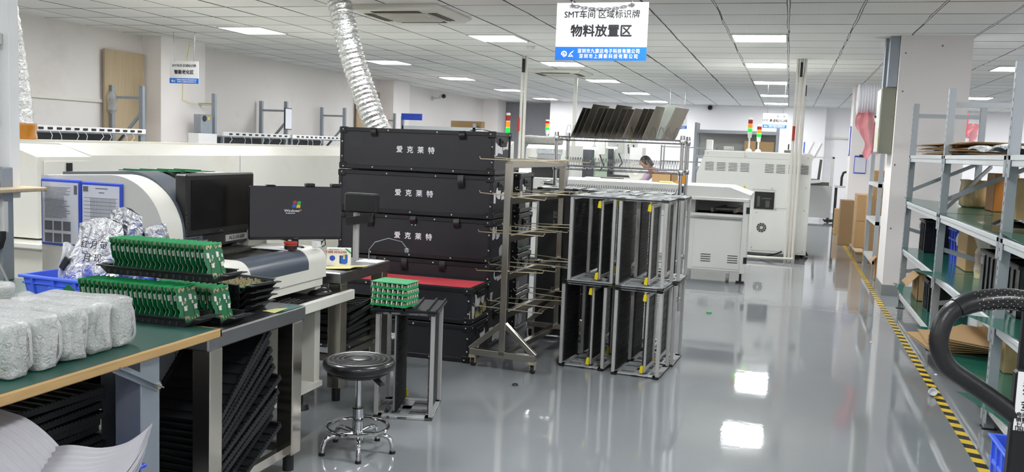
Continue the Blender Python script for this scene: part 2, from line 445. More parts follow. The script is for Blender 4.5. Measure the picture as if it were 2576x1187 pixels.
def text(body, size, m, parent, loc, face='-y', name='lettering', align='CENTER', thick=0.0006, bold=0.0, rot=None, space=1.0, wscale=1.0):
    """raised lettering, loc in the parent's own frame"""
    c = bpy.data.curves.new('lettering', 'FONT'); c.body = body; c.size = size; c.align_x = align; c.align_y = 'CENTER'
    c.extrude = thick; c.resolution_u = 2; c.space_character = space
    t = bpy.data.objects.new('lettering', c); COL.objects.link(t)
    bpy.context.view_layer.update()
    me = bpy.data.meshes.new_from_object(t.evaluated_get(bpy.context.evaluated_depsgraph_get()))
    bpy.data.objects.remove(t)
    me.materials.clear(); me.materials.append(M[m])
    if wscale != 1.0:
        for v in me.vertices: v.co.x *= wscale
    if bold:
        vs = [v.co.copy() for v in me.vertices]; fs = [tuple(p.vertices) for p in me.polygons]; k = len(vs); V = []; Fc = []
        for i, (dx, dy) in enumerate(((-1, 0), (1, 0), (0, -1), (0, 1))):
            V += [(p.x+dx*bold, p.y+dy*bold, p.z+i*0.00004) for p in vs]; Fc += [tuple(j+i*k for j in f) for f in fs]
        me = bpy.data.meshes.new('lettering'); me.from_pydata(V, [], Fc); me.materials.append(M[m])
    o = bpy.data.objects.new(name, me); COL.objects.link(o); o.parent = parent; o.location = loc
    o.rotation_euler = rot if rot else {'-y': (PI/2, 0, 0), '+x': (PI/2, 0, PI/2), '-x': (PI/2, 0, -PI/2), '+z': (0, 0, 0), '+y': (PI/2, 0, PI)}[face]
    return o
def arc(c, r, a0, a1, n, plane='xy'):
    out = []
    for k in range(n+1):
        a = R(a0+(a1-a0)*k/n); p = (c[0]+r*math.cos(a), c[1]+r*math.sin(a))
        out.append(p)
    return out
# ------------------------------------------------------------------ the room
XL, XR, YF, YB, ZC = -8.92, 9.0, -5.0, 26.2, 2.85
struct('floor', MB().box((XL-0.2, YF-0.2, -0.2), (XR+0.2, YB+4.2, 0)), 'floor')
struct('ceiling', MB().box((XL-0.2, YF-0.2, ZC), (XR+0.2, YB+4.2, ZC+0.2)), 'ceiling')
struct('wall_left', MB().box((XL-0.2, YF-0.2, 0), (XL, YB+4.2, ZC)), 'wall')
struct('wall_right', MB().box((XR, YF-0.2, 0), (XR+0.2, YB+0.2, ZC)), 'wall')
struct('wall_front', MB().box((XL, YF-0.2, 0), (XR, YF, ZC)), 'wall')
struct('wall_back', MB().box((-6.85, YB, 0), (XR, YB+0.2, ZC)), 'wall_far')
struct('wall_alcove_side', MB().box((-6.85, YB+0.2, 0), (-6.65, YB+1.4, ZC)), 'dark_alcove')
struct('wall_alcove', MB().box((XL, YB+1.4, 0), (-6.65, YB+1.6, ZC)), 'dark_alcove')
struct('trim_pilaster', MB().box((XL, 10.98, 0), (-8.6, 12.0, ZC)), 'pillar_paint').name = 'wall_pilaster'
struct('wall_pilaster', MB().box((XL, 18.8, 0), (-8.55, 19.7, ZC)), 'pillar_paint')
struct('wall_pilaster', MB().box((XL, 26.1, 0), (-8.45, 26.9, ZC)), 'pillar_paint')
struct('trim_1', MB().box((XL, 5.0, 1.86), (XL+0.03, 10.9, 1.90)), 'pvc')
struct('trim_2', MB().box((0.0, YB-0.05, 2.02), (XR, YB, 2.07)), 'pvc')
struct('wall_panel', MB().box((-0.2, YB-0.25, 0), (0.9, YB, ZC)), 'wall_far').name = 'wall_buttress'
# pillars
def pillar(x0, x1, y0, y1):
    struct('pillar', MB().box((x0, y0, 0.0), (x1, y1, ZC)), 'pillar_paint')
    struct('baseboard_pillar', MB().box((x0-0.008, y0-0.008, 0), (x1+0.008, y1+0.008, 0.12)), 'skirting')
pillar(1.09, 1.80, 10.75, 11.45)
pillar(1.09, 1.80, 17.95, 18.65)
# ceiling light panels: (x, y) centres
LIGHTS = [(-6.72, 10.37, 'far corner above the aging racks'), (-3.62, 11.1, 'beside the bigger ceiling air conditioner'), (-0.41, 11.0, 'first of the row above the aisle'),
          (-6.72, 14.53, 'behind the near end of the silver duct'), (-3.6, 14.46, 'just under the big hanging sign'), (-0.41, 14.27, 'second of the row above the aisle'),
          (-6.73, 17.96, 'third of the row near the plain long wall'), (-3.62, 17.9, 'behind the smaller ceiling air conditioner'), (-0.41, 17.67, 'third of the row above the aisle'),
          (-6.66, 21.4, 'in front of the dark alcove'), (-3.56, 21.6, 'above the leaning steel plates'), (-0.4, 21.4, 'fourth of the row above the aisle'),
          (-6.66, 24.9, 'closest to the dark alcove'), (-3.56, 24.95, 'nearest the far wall above the plates'), (-0.4, 24.66, 'fifth and last of the row above the aisle'),
          (3.62, 20.95, 'seen behind the big pillar and shelving')]
OUT = [(x, y) for x in (-6.72, -3.62, -0.41, 2.75, 5.9) for y in (-2.9, 0.5, 3.9, 7.25)]+[(x, y) for x in (3.0, 6.2) for y in (10.95, 14.4)]+[(6.2, 17.8), (6.7, 21.0), (3.5, 24.7), (6.6, 24.7)]  # unseen extra panels, added along the same rows to light the hall
lp = thing('ceiling_light', 'x', 'light', (0, 0, ZC), group='ceiling light panels')
MB().box((-0.31, -0.34, -0.012), (-0.29, 0.34, 0)).box((0.29, -0.34, -0.012), (0.31, 0.34, 0)).box((-0.31, -0.34, -0.012), (0.31, -0.32, 0)).box((-0.31, 0.32, -0.012), (0.31, 0.34, 0)).build('frame', 'pale_metal', lp, False)
MB().box((-0.29, -0.32, -0.008), (0.29, 0.32, -0.001)).build('diffuser', 'lamp_glow', lp, False)
for i, (x, y, w) in enumerate(LIGHTS):
    lab = 'lit white square ceiling panel light, '+w
    if i == 0: lp.location = (x, y, ZC); lp['label'] = lab
    else: dup(lp, (x, y, ZC), label=lab)
for (x, y) in OUT: dup(lp, (x, y, ZC), label='lit white ceiling panel light out of view, added to light the hall')

# ceiling cassette air conditioners
def cassette(x, y, lab):
    t = thing('ceiling_air_conditioner', lab, 'air conditioner', (x, y, ZC), group='ceiling air conditioners')
    MB().prism([(-0.5, 0), (0.5, 0), (0.5, -0.02), (0.42, -0.06), (-0.42, -0.06), (-0.5, -0.02)], 1, -0.5, 0.5).build('panel', 'ac_white', t, False)
    gm = MB().box((-0.27, -0.27, -0.075), (0.27, 0.27, -0.055), 0.015)
    for k in range(13): gm.box((-0.25, -0.25+k*0.04, -0.08), (0.25, -0.235+k*0.04, -0.074))
    gm.build('intake_grille', 'ac_white', t, False)
    for a in range(4):
        T = Matrix.Rotation(a*PI/2, 4, 'Z')
        MB(T).box((-0.26, 0.31, -0.066), (0.26, 0.40, -0.058)).box((-0.25, 0.345, -0.07), (0.25, 0.365, -0.064)).build('air_outlet', 'ac_dark', t, False)
cassette(-3.87, 8.87, 'big square ceiling air conditioner beside the silver duct')
cassette(-4.0, 15.9, 'smaller looking ceiling air conditioner, in front of the thin white pole')
# smoke detector, cctv camera, dome
t = thing('smoke_detector', 'round white smoke detector on the ceiling left of the big hanging sign', 'smoke detector', (-3.45, 12.0, ZC))
MB().lathe([(0.0, 0), (0.06, 0), (0.06, -0.02), (0.045, -0.04), (0.0, -0.045)], 20).build('body', 'pale_metal', t, False)
t = thing('security_camera', 'white bullet security camera on the long left wall', 'camera', (-8.92, 22.0, 2.62))
MB().cyl((0, 0, 0), (0.03, 0, 0), 0.06).cyl((0.02, 0, 0), (0.22, 0, 0.03), 0.018).build('bracket', 'pale_metal', t, False)
MB().cyl((0.18, 0.16, 0.08), (0.42, -0.26, 0.06), 0.055).build('body', 'pale_metal', t, False)
MB().cyl((0.42, -0.26, 0.06), (0.45, -0.31, 0.058), 0.06, 0.045).build('lens', 'black_gloss', t, False)
t = thing('dome_camera', 'small black dome camera high on the far wall', 'camera', (-2.2, YB-0.06, 2.77))
MB().lathe([(0, -0.07), (0.05, -0.05), (0.07, 0), (0.05, 0.05), (0, 0.06)], 16).build('body', 'black_gloss', t, False)
MB().box((-0.04, 0.03, 0.0), (0.04, 0.06, 0.08)).build('bracket', 'pale_metal', t, False)

# poles from ceiling to floor (service pipes)
def poles(x, y, n, lab):
    t = thing('service_pole', lab, 'pole', (x, y, 0))
    for k in range(n):
        MB().cyl((0.05*k-0.025*(n-1), 0.02*(k % 2), 0), (0.05*k-0.025*(n-1), 0.02*(k % 2), ZC), 0.022, n=10).build('pipe', 'pvc', t, False)
    MB().box((-0.02, -0.05, 2.6), (0.015, -0.01, 2.8)).build('cable', 'cable_black', t, False)
    MB().cyl((-0.05, -0.03, 1.72), (-0.05, -0.03, 1.92), 0.02).build('red_valve', 'red_part', t, False)
    return t
poles(-3.895, 13.25, 2, 'white pair of pipes from ceiling, left of the leaning plates')
t = poles(0.095, 13.35, 3, 'bundle of three white pipes from ceiling to floor beside the machine')
MB().tube([(0.05, 0.0, 0.35), (0.05, -0.06, 0.06), (-0.35, -0.06, 0.05), (-0.75, -0.06, 0.05)], 0.022).build('floor_pipe', 'pvc', t, False)
t = thing('service_pole', 'single thin white pole rising behind the wire shelf of plates', 'pole', (-3.864, 16.59, 0))
MB().box((-0.03, -0.03, 0), (0.03, 0.03, ZC)).build('pipe', 'pvc', t, False)
t = thing('air_hose_rod', 'thin white rod with black tip beside the three white pipes', 'rod', (0.165, 13.5, 0))
MB().cyl((0, 0, 0), (0, 0, 2.35), 0.012, n=8).build('rod', 'pvc', t, False)
MB().cyl((0, 0, 2.35), (0, 0, 2.5), 0.018, n=8).build('tip', 'cable_black', t, False)

# floor tape, one strip
one(MB().box((-0.028, 0, 0.0005), (0.028, 18.5, 0.0025)), 'floor_tape', 'hazard', 'yellow and black striped warning tape running along the floor', 'floor tape', loc=(0, 0, 0)).location = (1.02, 2.0, 0)

# hanging signs
def sign(x, y, z, w, h, top, main, lab, rz=0.0, big=True):
    t = thing('hanging_sign', lab, 'sign', (x, y, z), rz, 'hanging area signs')
    MB().box((-w/2, -0.003, h*0.235), (w/2, 0.003, h)).build('board', 'paper_white', t, False)
    MB().box((-w/2, -0.0032, 0), (w/2, 0.0032, h*0.235)).build('blue_band', 'sign_blue', t, False)
    q = min(h, w*0.60)
    text(top, q*0.155, 'black_print', t, (0, -0.0036, h*0.79), bold=0.002*h, wscale=0.98)
    text(main, q*0.225, 'black_print', t, (0, -0.0036, h*0.5), bold=0.007*h)
    text('深圳市九宸达电子科技有限公司', q*0.085, 'white_print', t, (w*0.09, -0.0038, h*0.158), bold=0.0015*h, space=1.18, wscale=0.88)
    text('深圳市上腾新科技有限公司', q*0.085, 'white_print', t, (w*0.09, -0.0038, h*0.068), bold=0.0015*h, space=1.42, wscale=0.88)
    lg = MB()
    cx, cz, s = -w*0.40, h*0.11, h*0.055
    def ring(r0_, r1_, a0, a1, n=12):
        p = [(cx+r1_*math.cos(R(a0+(a1-a0)*k/n)), cz+r1_*math.sin(R(a0+(a1-a0)*k/n))) for k in range(n+1)]
        q = [(cx+r0_*math.cos(R(a0+(a1-a0)*k/n)), cz+r0_*math.sin(R(a0+(a1-a0)*k/n))) for k in range(n, -1, -1)]
        lg.prism(p+q, 1, -0.0042, -0.0032)
    ring(s*0.62, s*1.0, -60, 200); ring(s*0.1, s*0.4, 60, 340); 
    lg.prism([(cx-s, cz), (cx, cz-s*1.1), (cx+s*1.05, cz), (cx+s*0.7, cz), (cx, cz-s*0.62), (cx-s*0.7, cz)], 1, -0.0042, -0.0032)
    x1 = -w*0.325
    lg.prism([(x1-s*0.8, cz-s*0.9), (x1+s*0.2, cz-s*0.9), (x1+s*0.2, cz-s*0.55), (x1-s*0.8, cz-s*0.55)], 1, -0.0042, -0.0032)
    lg.prism([(x1-s*0.6, cz-s*0.5), (x1-s*0.25, cz+s*0.3), (x1+s*1.0, cz+s*1.2), (x1+s*0.6, cz+s*0.45), (x1+s*0.1, cz+s*0.2), (x1-s*0.1, cz-s*0.3)], 1, -0.0042, -0.0032)
    lg.prism([(x1+s*0.3, cz-s*0.1), (x1+s*0.9, cz-s*0.95), (x1+s*0.5, cz-s*0.95), (x1+s*0.1, cz-s*0.3)], 1, -0.0042, -0.0032)
    lg.build('logo', 'white_print', t, False)
    L = ZC-z; cm = MB()
    for sx in (-1, 1):
        hx = sx*w*0.325; n = int((L-h*0.93)/0.03)+1
        if big:
            for k in range(n):
                zz = h*0.95+k*(L-h*0.95)/n; a = (0.006, 0, 0) if k % 2 else (0, 0.006, 0)
                cm.tube([(hx+a[0]*math.cos(q), a[1]*math.cos(q)-0.004, zz+0.017+0.02*math.sin(q)) for q in [2*PI*i/8 for i in range(8)]], 0.0018, 5, True)
        else: cm.cyl((hx, 0, h*0.95), (hx+sx*0.02, 0, L), 0.004, n=6)
    if big:
        for k in range(16):
            xx = -w*0.32+w*0.64*k/15; zz = h*0.955-0.018*(1-((k-7.5)/7.5)**2)
            a = (0, 0.006) if k % 2 else (0.006, 0)
            cm.tube([(xx+0.017*math.cos(q), -0.006+a[0]*math.sin(q), zz+a[1]*math.sin(q)) for q in [2*PI*i/8 for i in range(8)]], 0.0016, 5, True)
        for sx in (-1, 1): cm.cyl((sx*w*0.325, -0.008, h*0.95), (sx*w*0.325, 0.004, h*0.95), 0.008, n=12)
    cm.build('chain', 'chrome_wire', t, False)
sign(-0.932, 4.5, 1.938, 0.463, 0.283, 'SMT车间 区域标识牌', '物料放置区', 'big white and blue hanging sign, nearest of the signs, reading 物料放置区', R(-1))
sign(-7.93, 10.6, 2.165, 0.44, 0.30, 'SMT车间 区域标识牌', '智能老化区', 'small white and blue sign reading 智能老化区 before the left wall', R(4), False)
sign(-0.295, 18.0, 2.02, 0.44, 0.275, 'SMT车间 区域标识牌', 'SMT 高速贴片2线', 'far white and blue hanging sign reading SMT 高速贴片2线', 0, False)
sign(-2.32, 19.5, 1.99, 0.44, 0.27, 'SMT车间 区域标识牌', '物料放置区', 'white and blue sign half hidden behind the leaning steel plates', 0, False)

# flexible foil ducts
def duct(pts, r, name, label, collar=None, rib=0.045):
    P = [Vector(p) for p in pts]; full = []
    for i in range(len(P)-1):
        p0 = P[max(i-1, 0)]; p1 = P[i]; p2 = P[i+1]; p3 = P[min(i+2, len(P)-1)]
        n = max(4, int((p2-p1).length/(rib/4)))
        for k in range(n):
            t = k/n
            full.append(0.5*((2*p1)+(p2-p0)*t+(2*p0-5*p1+4*p2-p3)*t*t+(3*p1-p0-3*p2+p3)*t**3))
    full.append(P[-1])
    rs = [r*(1+(0.055 if rib < 0.06 else 0.03)*math.cos(PI*k/2)+0.012*random.uniform(-1, 1)) for k in range(len(full))]
    t = thing(name, label, 'duct', tuple(P[-1]), group='foil ducts')
    MB().tube(full, rs, 28).build('foil_hose', 'foil_duct', t, angle=60)
    if collar:
        p = P[-1]; c = MB()
        c.lathe([(r*1.03, 0.0), (r*1.1, 0.03), (r*1.04, 0.07), (r*1.1, 0.10), (r*1.06, 0.14)], 28, tuple(p)); c.build('amber_tape', 'amber_tape', t)
    return t
duct([(-4.24, 8.0, 2.83), (-4.20, 8.0, 2.7), (-4.10, 8.0, 2.34), (-3.97, 8.0, 2.0), (-3.82, 8.0, 1.66), (-3.65, 8.05, 1.36), (-3.6, 8.1, 1.15)], 0.115, 'flexible_duct', 'silver foil duct dropping from ceiling behind the black cases')
duct([(-6.06, 5.75, 2.84), (-6.02, 5.78, 2.4), (-5.95, 5.8, 1.9), (-5.885, 5.8, 1.388)], 0.122, 'flexible_duct', 'silver foil duct with amber tape standing on the long oven', True, 0.085)
# ------------------------------------------------------------------ long oven along the left
t = thing('reflow_oven', 'long cream oven with a sloping hood running along the left wall', 'machine', (-5.7, 5.08, 0))
def oven_prof(x1, z1, zt, xs): return [(-6.5, 0.72), (x1, 0.72), (x1, z1), (xs, zt), (-6.5, zt)]
MB().prism(oven_prof(-5.0, 1.292, 1.372, -5.27), 1, 5.08, 5.60).build('end_module', 'cream', t)
h = MB()
for k, (a, b) in enumerate(((5.62, 7.55), (7.56, 9.6), (9.61, 11.9))):
    h.prism(oven_prof(-5.02, 1.302, 1.385, -5.33), 1, a, b)
h.build('hood', 'cream', t)
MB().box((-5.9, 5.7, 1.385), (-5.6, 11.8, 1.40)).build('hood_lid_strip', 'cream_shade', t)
MB().box((-4.999, 5.13, 0.76), (-4.985, 5.56, 1.265), 0.004).build('side_panel', 'cream', t)
MB().box((-4.986, 5.33, 1.17), (-4.975, 5.38, 1.25)).build('latch', 'black_plastic', t)
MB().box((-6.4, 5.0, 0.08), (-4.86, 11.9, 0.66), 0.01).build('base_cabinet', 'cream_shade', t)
MB().box((-6.5, 4.95, 0.66), (-4.85, 11.95, 0.705), 0.01).build('base_ledge', 'cream', t)
for y in (5.7, 7.4): MB().box((-4.862, y, 0.32), (-4.85, y+0.1, 0.5), 0.01).build('recessed_handle', 'black_plastic', t)
g_ = MB()
for k in range(14): g_.box((-6.1+k*0.05, 4.994, 0.3), (-6.08+k*0.05, 5.002, 0.55))
g_.build('vent', 'seam', t)
for x in (-6.2, -5.0):
    for y in (5.2, 11.7): MB().cyl((x, y, 0), (x, y, 0.09), 0.04).build('foot', 'black_plastic', t)

# ------------------------------------------------------------------ aging racks along the left wall
def wall_frame(y, lab, panel=False, wrapped=False):
    t = thing('rack_frame', lab, 'rack', (-8.55, y, 0), group='grey steel rack frames along the left wall')
    for x, nm in ((-8.33, 'post'), (-8.82, 'post')):
        p = MB().box((x-0.03, y-0.025, 0), (x+0.03, y+0.025, 2.1))
        p.build(nm, 'galv', t)
    builds(MB().bar((-8.79, y, 1.94), (-8.36, y, 1.94), 0.03, 0.035).bar((-8.79, y, 1.2), (-8.36, y, 1.2), 0.03, 0.035), 'cross_bar', 'galv', t)
    MB().bar((-8.36, y, 1.72), (-8.79, y, 1.25), 0.03, 0.035).build('diagonal_brace', 'galv', t)
    if wrapped:
        MB().lathe([(0.03, 0), (0.07, 0.05), (0.05, 0.12), (0.075, 0.2), (0.05, 0.27), (0.03, 0.3)], 14, (-8.80, y-0.02, 1.72)).build('plastic_wrap', 'clear_bag', t)
    if panel:
        MB().box((-8.30, y-0.11, 1.62), (-8.285, y+0.11, 1.99)).build('notice_frame', 'bezel', t)
        MB().box((-8.286, y-0.1, 1.635), (-8.28, y+0.1, 1.975)).build('notice_sheet', 'paper', t)
wall_frame(10.25, 'grey rack frame against the tall plywood board', wrapped=True)
wall_frame(11.85, 'grey rack frame just right of the white wall pilaster')
wall_frame(13.9, 'grey rack frame with a framed notice hung on it', panel=True)
wall_frame(16.05, 'grey rack frame next to the silver duct')
wall_frame(18.4, 'grey rack frame before the far tan board')
def power_shelf(y0, y1, z, n, lab):
    t = thing('power_strip_shelf', lab, 'shelf', (-8.5, y0, z))
    MB().box((-8.26, y0, z), (-8.23, y1, z+0.062)).build('socket_rail', 'paper_white', t)
    s = MB(); c = MB()
    for k in range(n):
        y = y0+0.18+k*(y1-y0-0.3)/(n-1)
        s.box((-8.232, y-0.035, z+0.018), (-8.22, y+0.035, z+0.044))
        if k % 3 != 1: c.tube([(-8.23, y, z+0.0), (-8.215, y+0.02, z-0.05), (-8.22, y-0.03+0.02*(k % 4), z-0.10), (-8.22, y-0.05+0.03*(k % 4), z-0.16)], 0.004, 5)
    s.build('socket', 'black_plastic', t); c.build('cable', 'white_print', t)
    MB().box((-8.8, y0, z-0.02), (-8.25, y1, z)).build('deck', 'shelf_grey', t)
    MB().box((-8.8, y0, z-0.25), (-8.78, y1, z-0.02)).build('back_panel', 'grey_print', t)
    for y in (y0+0.02, y1-0.06): MB().box((-8.3, y, 0), (-8.26, y+0.04, z)).build('post', 'galv', t)
power_shelf(8.1, 10.2, 1.462, 14, 'white socket rail shelf before the plywood board')
power_shelf(11.95, 13.85, 1.475, 10, 'white socket rail shelf beside the pilaster and fan box')
power_shelf(13.95, 16.0, 1.475, 12, 'white socket rail shelf ending at the black cases')
t = thing('power_supply', 'small grey power supply box with a round fan at the pilaster shelf', 'power supply', (-8.31, 11.6, 1.55))
MB().box((-8.4, 11.45, 1.5), (-8.27, 11.72, 1.78), 0.006).build('housing', 'galv', t)
fn = MB().lathe([(0.045, 0), (0.045, 0.008), (0.03, 0.01), (0.0, 0.006)], 18).build('fan', 'black_plastic', t, False); fn.location = (0.041, -0.07, 0.17); fn.rotation_euler = (0, PI/2, 0)
MB().box((-8.269, 11.6, 1.70), (-8.266, 11.66, 1.745)).build('warning_label', 'yellow', t)
MB().box((-8.42, 11.35, 0), (-8.24, 11.8, 1.5), 0.005).build('stand_box', 'paper_white', t)
# boards leaning against the wall
one(MB().box((-8.87, 10.15, 0.0), (-8.84, 10.93, 2.58)), 'plywood_board', 'plywood', 'tall plywood board standing against the left wall', 'board')
one(MB().box((-8.87, 17.6, 0.0), (-8.84, 18.7, 2.56)), 'tan_board', 'tan_board', 'plain tan board against the wall behind the silver duct', 'board')

# ------------------------------------------------------------------ inspection machine (curved hood)
t = thing('inspection_machine', 'cream and slate inspection machine with a curved hood behind the green boards', 'machine', (-3.0, 4.0, 0))
def hood(x1, z1, ins=0.0):
    p = [(-3.52, 0.88)]
    p += [(x1, 0.88), (x1, 0.98)]
    cx, cz, rx, rz = x1-0.30, 0.98, 0.30, z1-0.98
    p += [(cx+rx*math.cos(R(a)), cz+rz*math.sin(R(a))) for a in range(0, 91, 6)]
    p += [(-3.52, z1-0.02)]
    return p
MB().prism(hood(-2.80, 1.285), 1, 3.60, 3.74).build('hood_end', 'cream', t, angle=50)
MB().prism(hood(-2.805, 1.30), 1, 3.74, 3.90).build('hood_band', 'slate', t, angle=50)
MB().prism(hood(-2.90, 1.29), 1, 3.90, 4.30).build('hood_middle', 'bezel', t, angle=50)
MB().prism(hood(-2.80, 1.285), 1, 4.30, 4.48).build('hood_end', 'cream', t, angle=50)
for i in range(3):
    v = MB()
    for k in range(9): v.box((-2.806, 3.765+i*0.042, 0.93+k*0.022), (-2.802, 3.79+i*0.042, 0.938+k*0.022))
    v.build('vent', 'seam', t)
def deck(x1, top=0.90, r=0.08, low=0.735):
    return [(-3.5, low), (x1, low), (x1, top-r)]+[(x1-r+r*math.cos(R(a)), top-r+r*math.sin(R(a))) for a in range(10, 91, 10)]+[(-3.5, top)]
MB().prism(deck(-2.42), 1, 3.58, 3.74).build('deck_end', 'cream', t, angle=50)
MB().prism(deck(-2.42), 1, 4.29, 4.48).build('deck_end', 'cream', t, angle=50)
MB().prism([(-3.5, 0.735), (-2.425, 0.735), (-2.425, 0.80), (-2.425, 0.82), (-2.46, 0.78), (-3.5, 0.78)], 1, 3.74, 4.29).build('stage_well', 'black_plastic', t)
c = [(-2.421, 0.795), (-2.421, 0.82)]+[(-2.501+0.08*math.cos(R(a)), 0.82+0.08*math.sin(R(a))) for a in range(10, 91, 10)]+[(-2.53, 0.9), (-2.53, 0.885), (-2.5, 0.875), (-2.45, 0.84), (-2.45, 0.795)]
MB().prism(c, 1, 3.74, 4.29).build('slate_band', 'slate', t, angle=50)
MB().box((-2.46, 3.74, 0.735), (-2.42, 4.29, 0.795)).build('front_strip', 'cream', t)
MB().box((-2.86, 3.74, 0.885), (-2.74, 4.29, 0.90)).bar((-2.55, 3.80, 0.81), (-2.55, 4.1, 0.81), 0.03, 0.02).build('stage_rail', 'conveyor_dark', t)
b = MB().box((-3.48, 3.62, 0.12), (-3.1, 4.46, 0.735)).box((-3.48, 3.62, 0.12), (-2.44, 3.68, 0.735)).box((-3.48, 4.40, 0.12), (-2.44, 4.46, 0.735)).box((-3.48, 3.62, 0.12), (-2.42, 4.46, 0.15)).box((-3.48, 3.62, 0.69), (-2.43, 4.46, 0.735))
b.build('base_cabinet', 'cream', t)
for x in (-3.4, -2.5):
    for y in (3.72, 4.36): MB().cyl((x, y, 0), (x, y, 0.03), 0.05, 0.04).cyl((x, y, 0.03), (x, y, 0.13), 0.015).build('levelling_foot', 'black_plastic', t)
tr = MB().box((-2.95, 3.62, 0.622), (-2.32, 4.62, 0.637)).build('keyboard_tray', 'black_plastic', t)
MB().box((-2.33, 3.45, 0.60), (-2.30, 4.60, 0.655), 0.004).build('tray_front', 'cream', tr)
MB().box((-2.5, 4.48, 0.91), (-2.46, 4.5, 0.93)).build('panel_screw', 'seam', t)
# computer standing inside the machine base
t = thing('computer_tower', 'beige computer case with side vents under the steel table', 'computer', (-2.75, 3.9, 0.15))
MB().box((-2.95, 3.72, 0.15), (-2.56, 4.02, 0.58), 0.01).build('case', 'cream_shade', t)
for i in range(2):
    v = MB()
    for k in range(8): v.box((-2.561, 3.80+i*0.075, 0.28+k*0.022), (-2.556, 3.86+i*0.075, 0.288+k*0.022))
    v.build('vent', 'seam', t)
MB().tube([(-2.55, 3.74, 0.33), (-2.52, 3.74, 0.33), (-2.52, 3.74, 0.53), (-2.55, 3.74, 0.53)], 0.014).build('handle', 'black_plastic', t)
# document folders
t = thing('document_folder', 'open blue document folder with printed sheets on the curved machine side', 'folder', (-3.26, 3.595, 1.1))
for k, (x0, x1, z0, z1) in enumerate(((-3.51, -3.27, 0.925, 1.25), (-3.268, -3.03, 0.925, 1.245))):
    MB().box((x0, 3.585, z0), (x1, 3.598, z1), 0.004).build('cover', 'bin_blue', t)
    s = MB().box((x0+0.012, 3.582, z0+0.012), (x1-0.012, 3.586, z1-0.014)).build('sheet', 'paper', t)
    p = MB()
    if k == 0:
        for i in range(26): p.box((x0+0.03, 3.5805, z1-0.04-i*0.006), (x0+0.03+random.uniform(0.1, 0.155), 3.582, z1-0.038-i*0.006))
        for i in range(3):
            for j in range(2): p.box((x0+0.028+i*0.055, 3.580, z0+0.075-j*0.06), (x0+0.072+i*0.055, 3.582, z0+0.12-j*0.06))
        p.box((x1-0.035, 3.58, z1-0.07), (x1-0.018, 3.582, z1-0.025))
    else:
        for i in range(9): p.box((x0+0.02, 3.5805, z1-0.075-i*0.018), (x1-0.02, 3.582, z1-0.0735-i*0.018))
        for i in range(22): p.box((x0+0.06+i*0.0068, 3.5805, z1-0.22), (x0+0.0605+i*0.0068, 3.582, z1-0.075))
        p.box((x0+0.018, 3.58, z1-0.045), (x0+0.045, 3.582, z1-0.02)); p.box((x0+0.09, 3.58, z1-0.03), (x0+0.16, 3.582, z1-0.026)); p.box((x0+0.11, 3.58, z1-0.05), (x0+0.14, 3.582, z1-0.046))
    p.build('print', 'grey_print', s)
# monitors
t = thing('monitor', 'older square black monitor with a metal name plate, on the curved machine', 'monitor', (-2.8, 4.05, 0.95))
MB().box((-2.87, 3.765, 0.985), (-2.80, 4.35, 1.298), 0.008).build('housing', 'bezel', t)
MB().prism([(3.765, 0.985), (4.35, 0.985), (4.34, 0.925), (3.785, 0.925)], 0, -2.86, -2.812).build('chin', 'bezel', t)
MB().box((-2.801, 3.80, 1.02), (-2.797, 4.32, 1.27), 0.001).build('screen', 'screen', t)
p = MB().box((-2.812, 4.10, 0.938), (-2.806, 4.30, 0.972), 0.001).build('name_plate', 'alu', t)
text('ALD-H-600', 0.03, 'black_print', t, (-0.0055+0.0, 0.15, 0.005), '+x')
text('HKC', 0.012, 'grey_print', t, (0.001, 0.0, 0.052), '+x')
MB().box((-2.812, 3.82, 0.945), (-2.808, 3.95, 0.962)).build('button_strip', 'grey_print', t)
MB().box((-2.98, 4.0, 0.95), (-2.86, 4.1, 1.15)).build('bracket', 'black_plastic', t)
MB().tube([(-2.84, 4.3, 1.0), (-2.86, 4.42, 0.98), (-2.8, 4.5, 0.95), (-2.7, 4.55, 0.93)], 0.025).build('swing_arm', 'black_plastic', t)
# flat wide monitor
ang = math.atan2(0.66, 0.75)
t = thing('monitor', 'wide thin monitor with its start-up logo lit, on the cream machine deck', 'monitor', (-2.53, 4.34, 0.9), ang)
MB().box((-0.25, 0.0, 0.045), (0.25, 0.022, 0.335), 0.006).build('housing', 'bezel', t, False)
MB().box((-0.245, -0.003, 0.062), (0.245, 0.001, 0.331)).build('screen', 'screen_on', t, False)
MB().box((-0.018, 0.02, 0.0), (0.018, 0.035, 0.2)).build('stand_neck', 'black_plastic', t, False)
MB().box((-0.045, -0.01, 0.0), (0.045, 0.06, 0.008), 0.003).build('stand_foot', 'black_plastic', t, False)
text('AOC', 0.012, 'grey_print', t, (0, -0.003, 0.052), name='maker_mark')
text('Windows', 0.021, 'white_print', t, (-0.025, -0.0045, 0.203), name='logo_word')
text('xp', 0.012, 'amber_lens', t, (0.022, -0.0045, 0.208), name='logo_word')
text('Professional', 0.010, 'white_print', t, (-0.033, -0.0045, 0.19), name='logo_word')
for k, (cx, cz, mm) in enumerate(((-0.022, 0.238, 'red_part'), (0.001, 0.236, 'green_tape'), (-0.025, 0.219, 'blue_part'), (-0.002, 0.217, 'yellow'))):
    MB().grid(lambda u, v: (cx+u*0.02+v*0.003, -0.0042, cz+v*0.017+0.003*math.sin(u*PI)), 5, 1).build('logo_flag', mm, t, False)
for dx in (-0.16, 0.05, 0.19): MB().box((dx, 0.0, 0.333), (dx+0.05, 0.05, 0.352 if dx > -0.1 else 0.341), 0.004).build('clip', 'black_plastic', t, False)
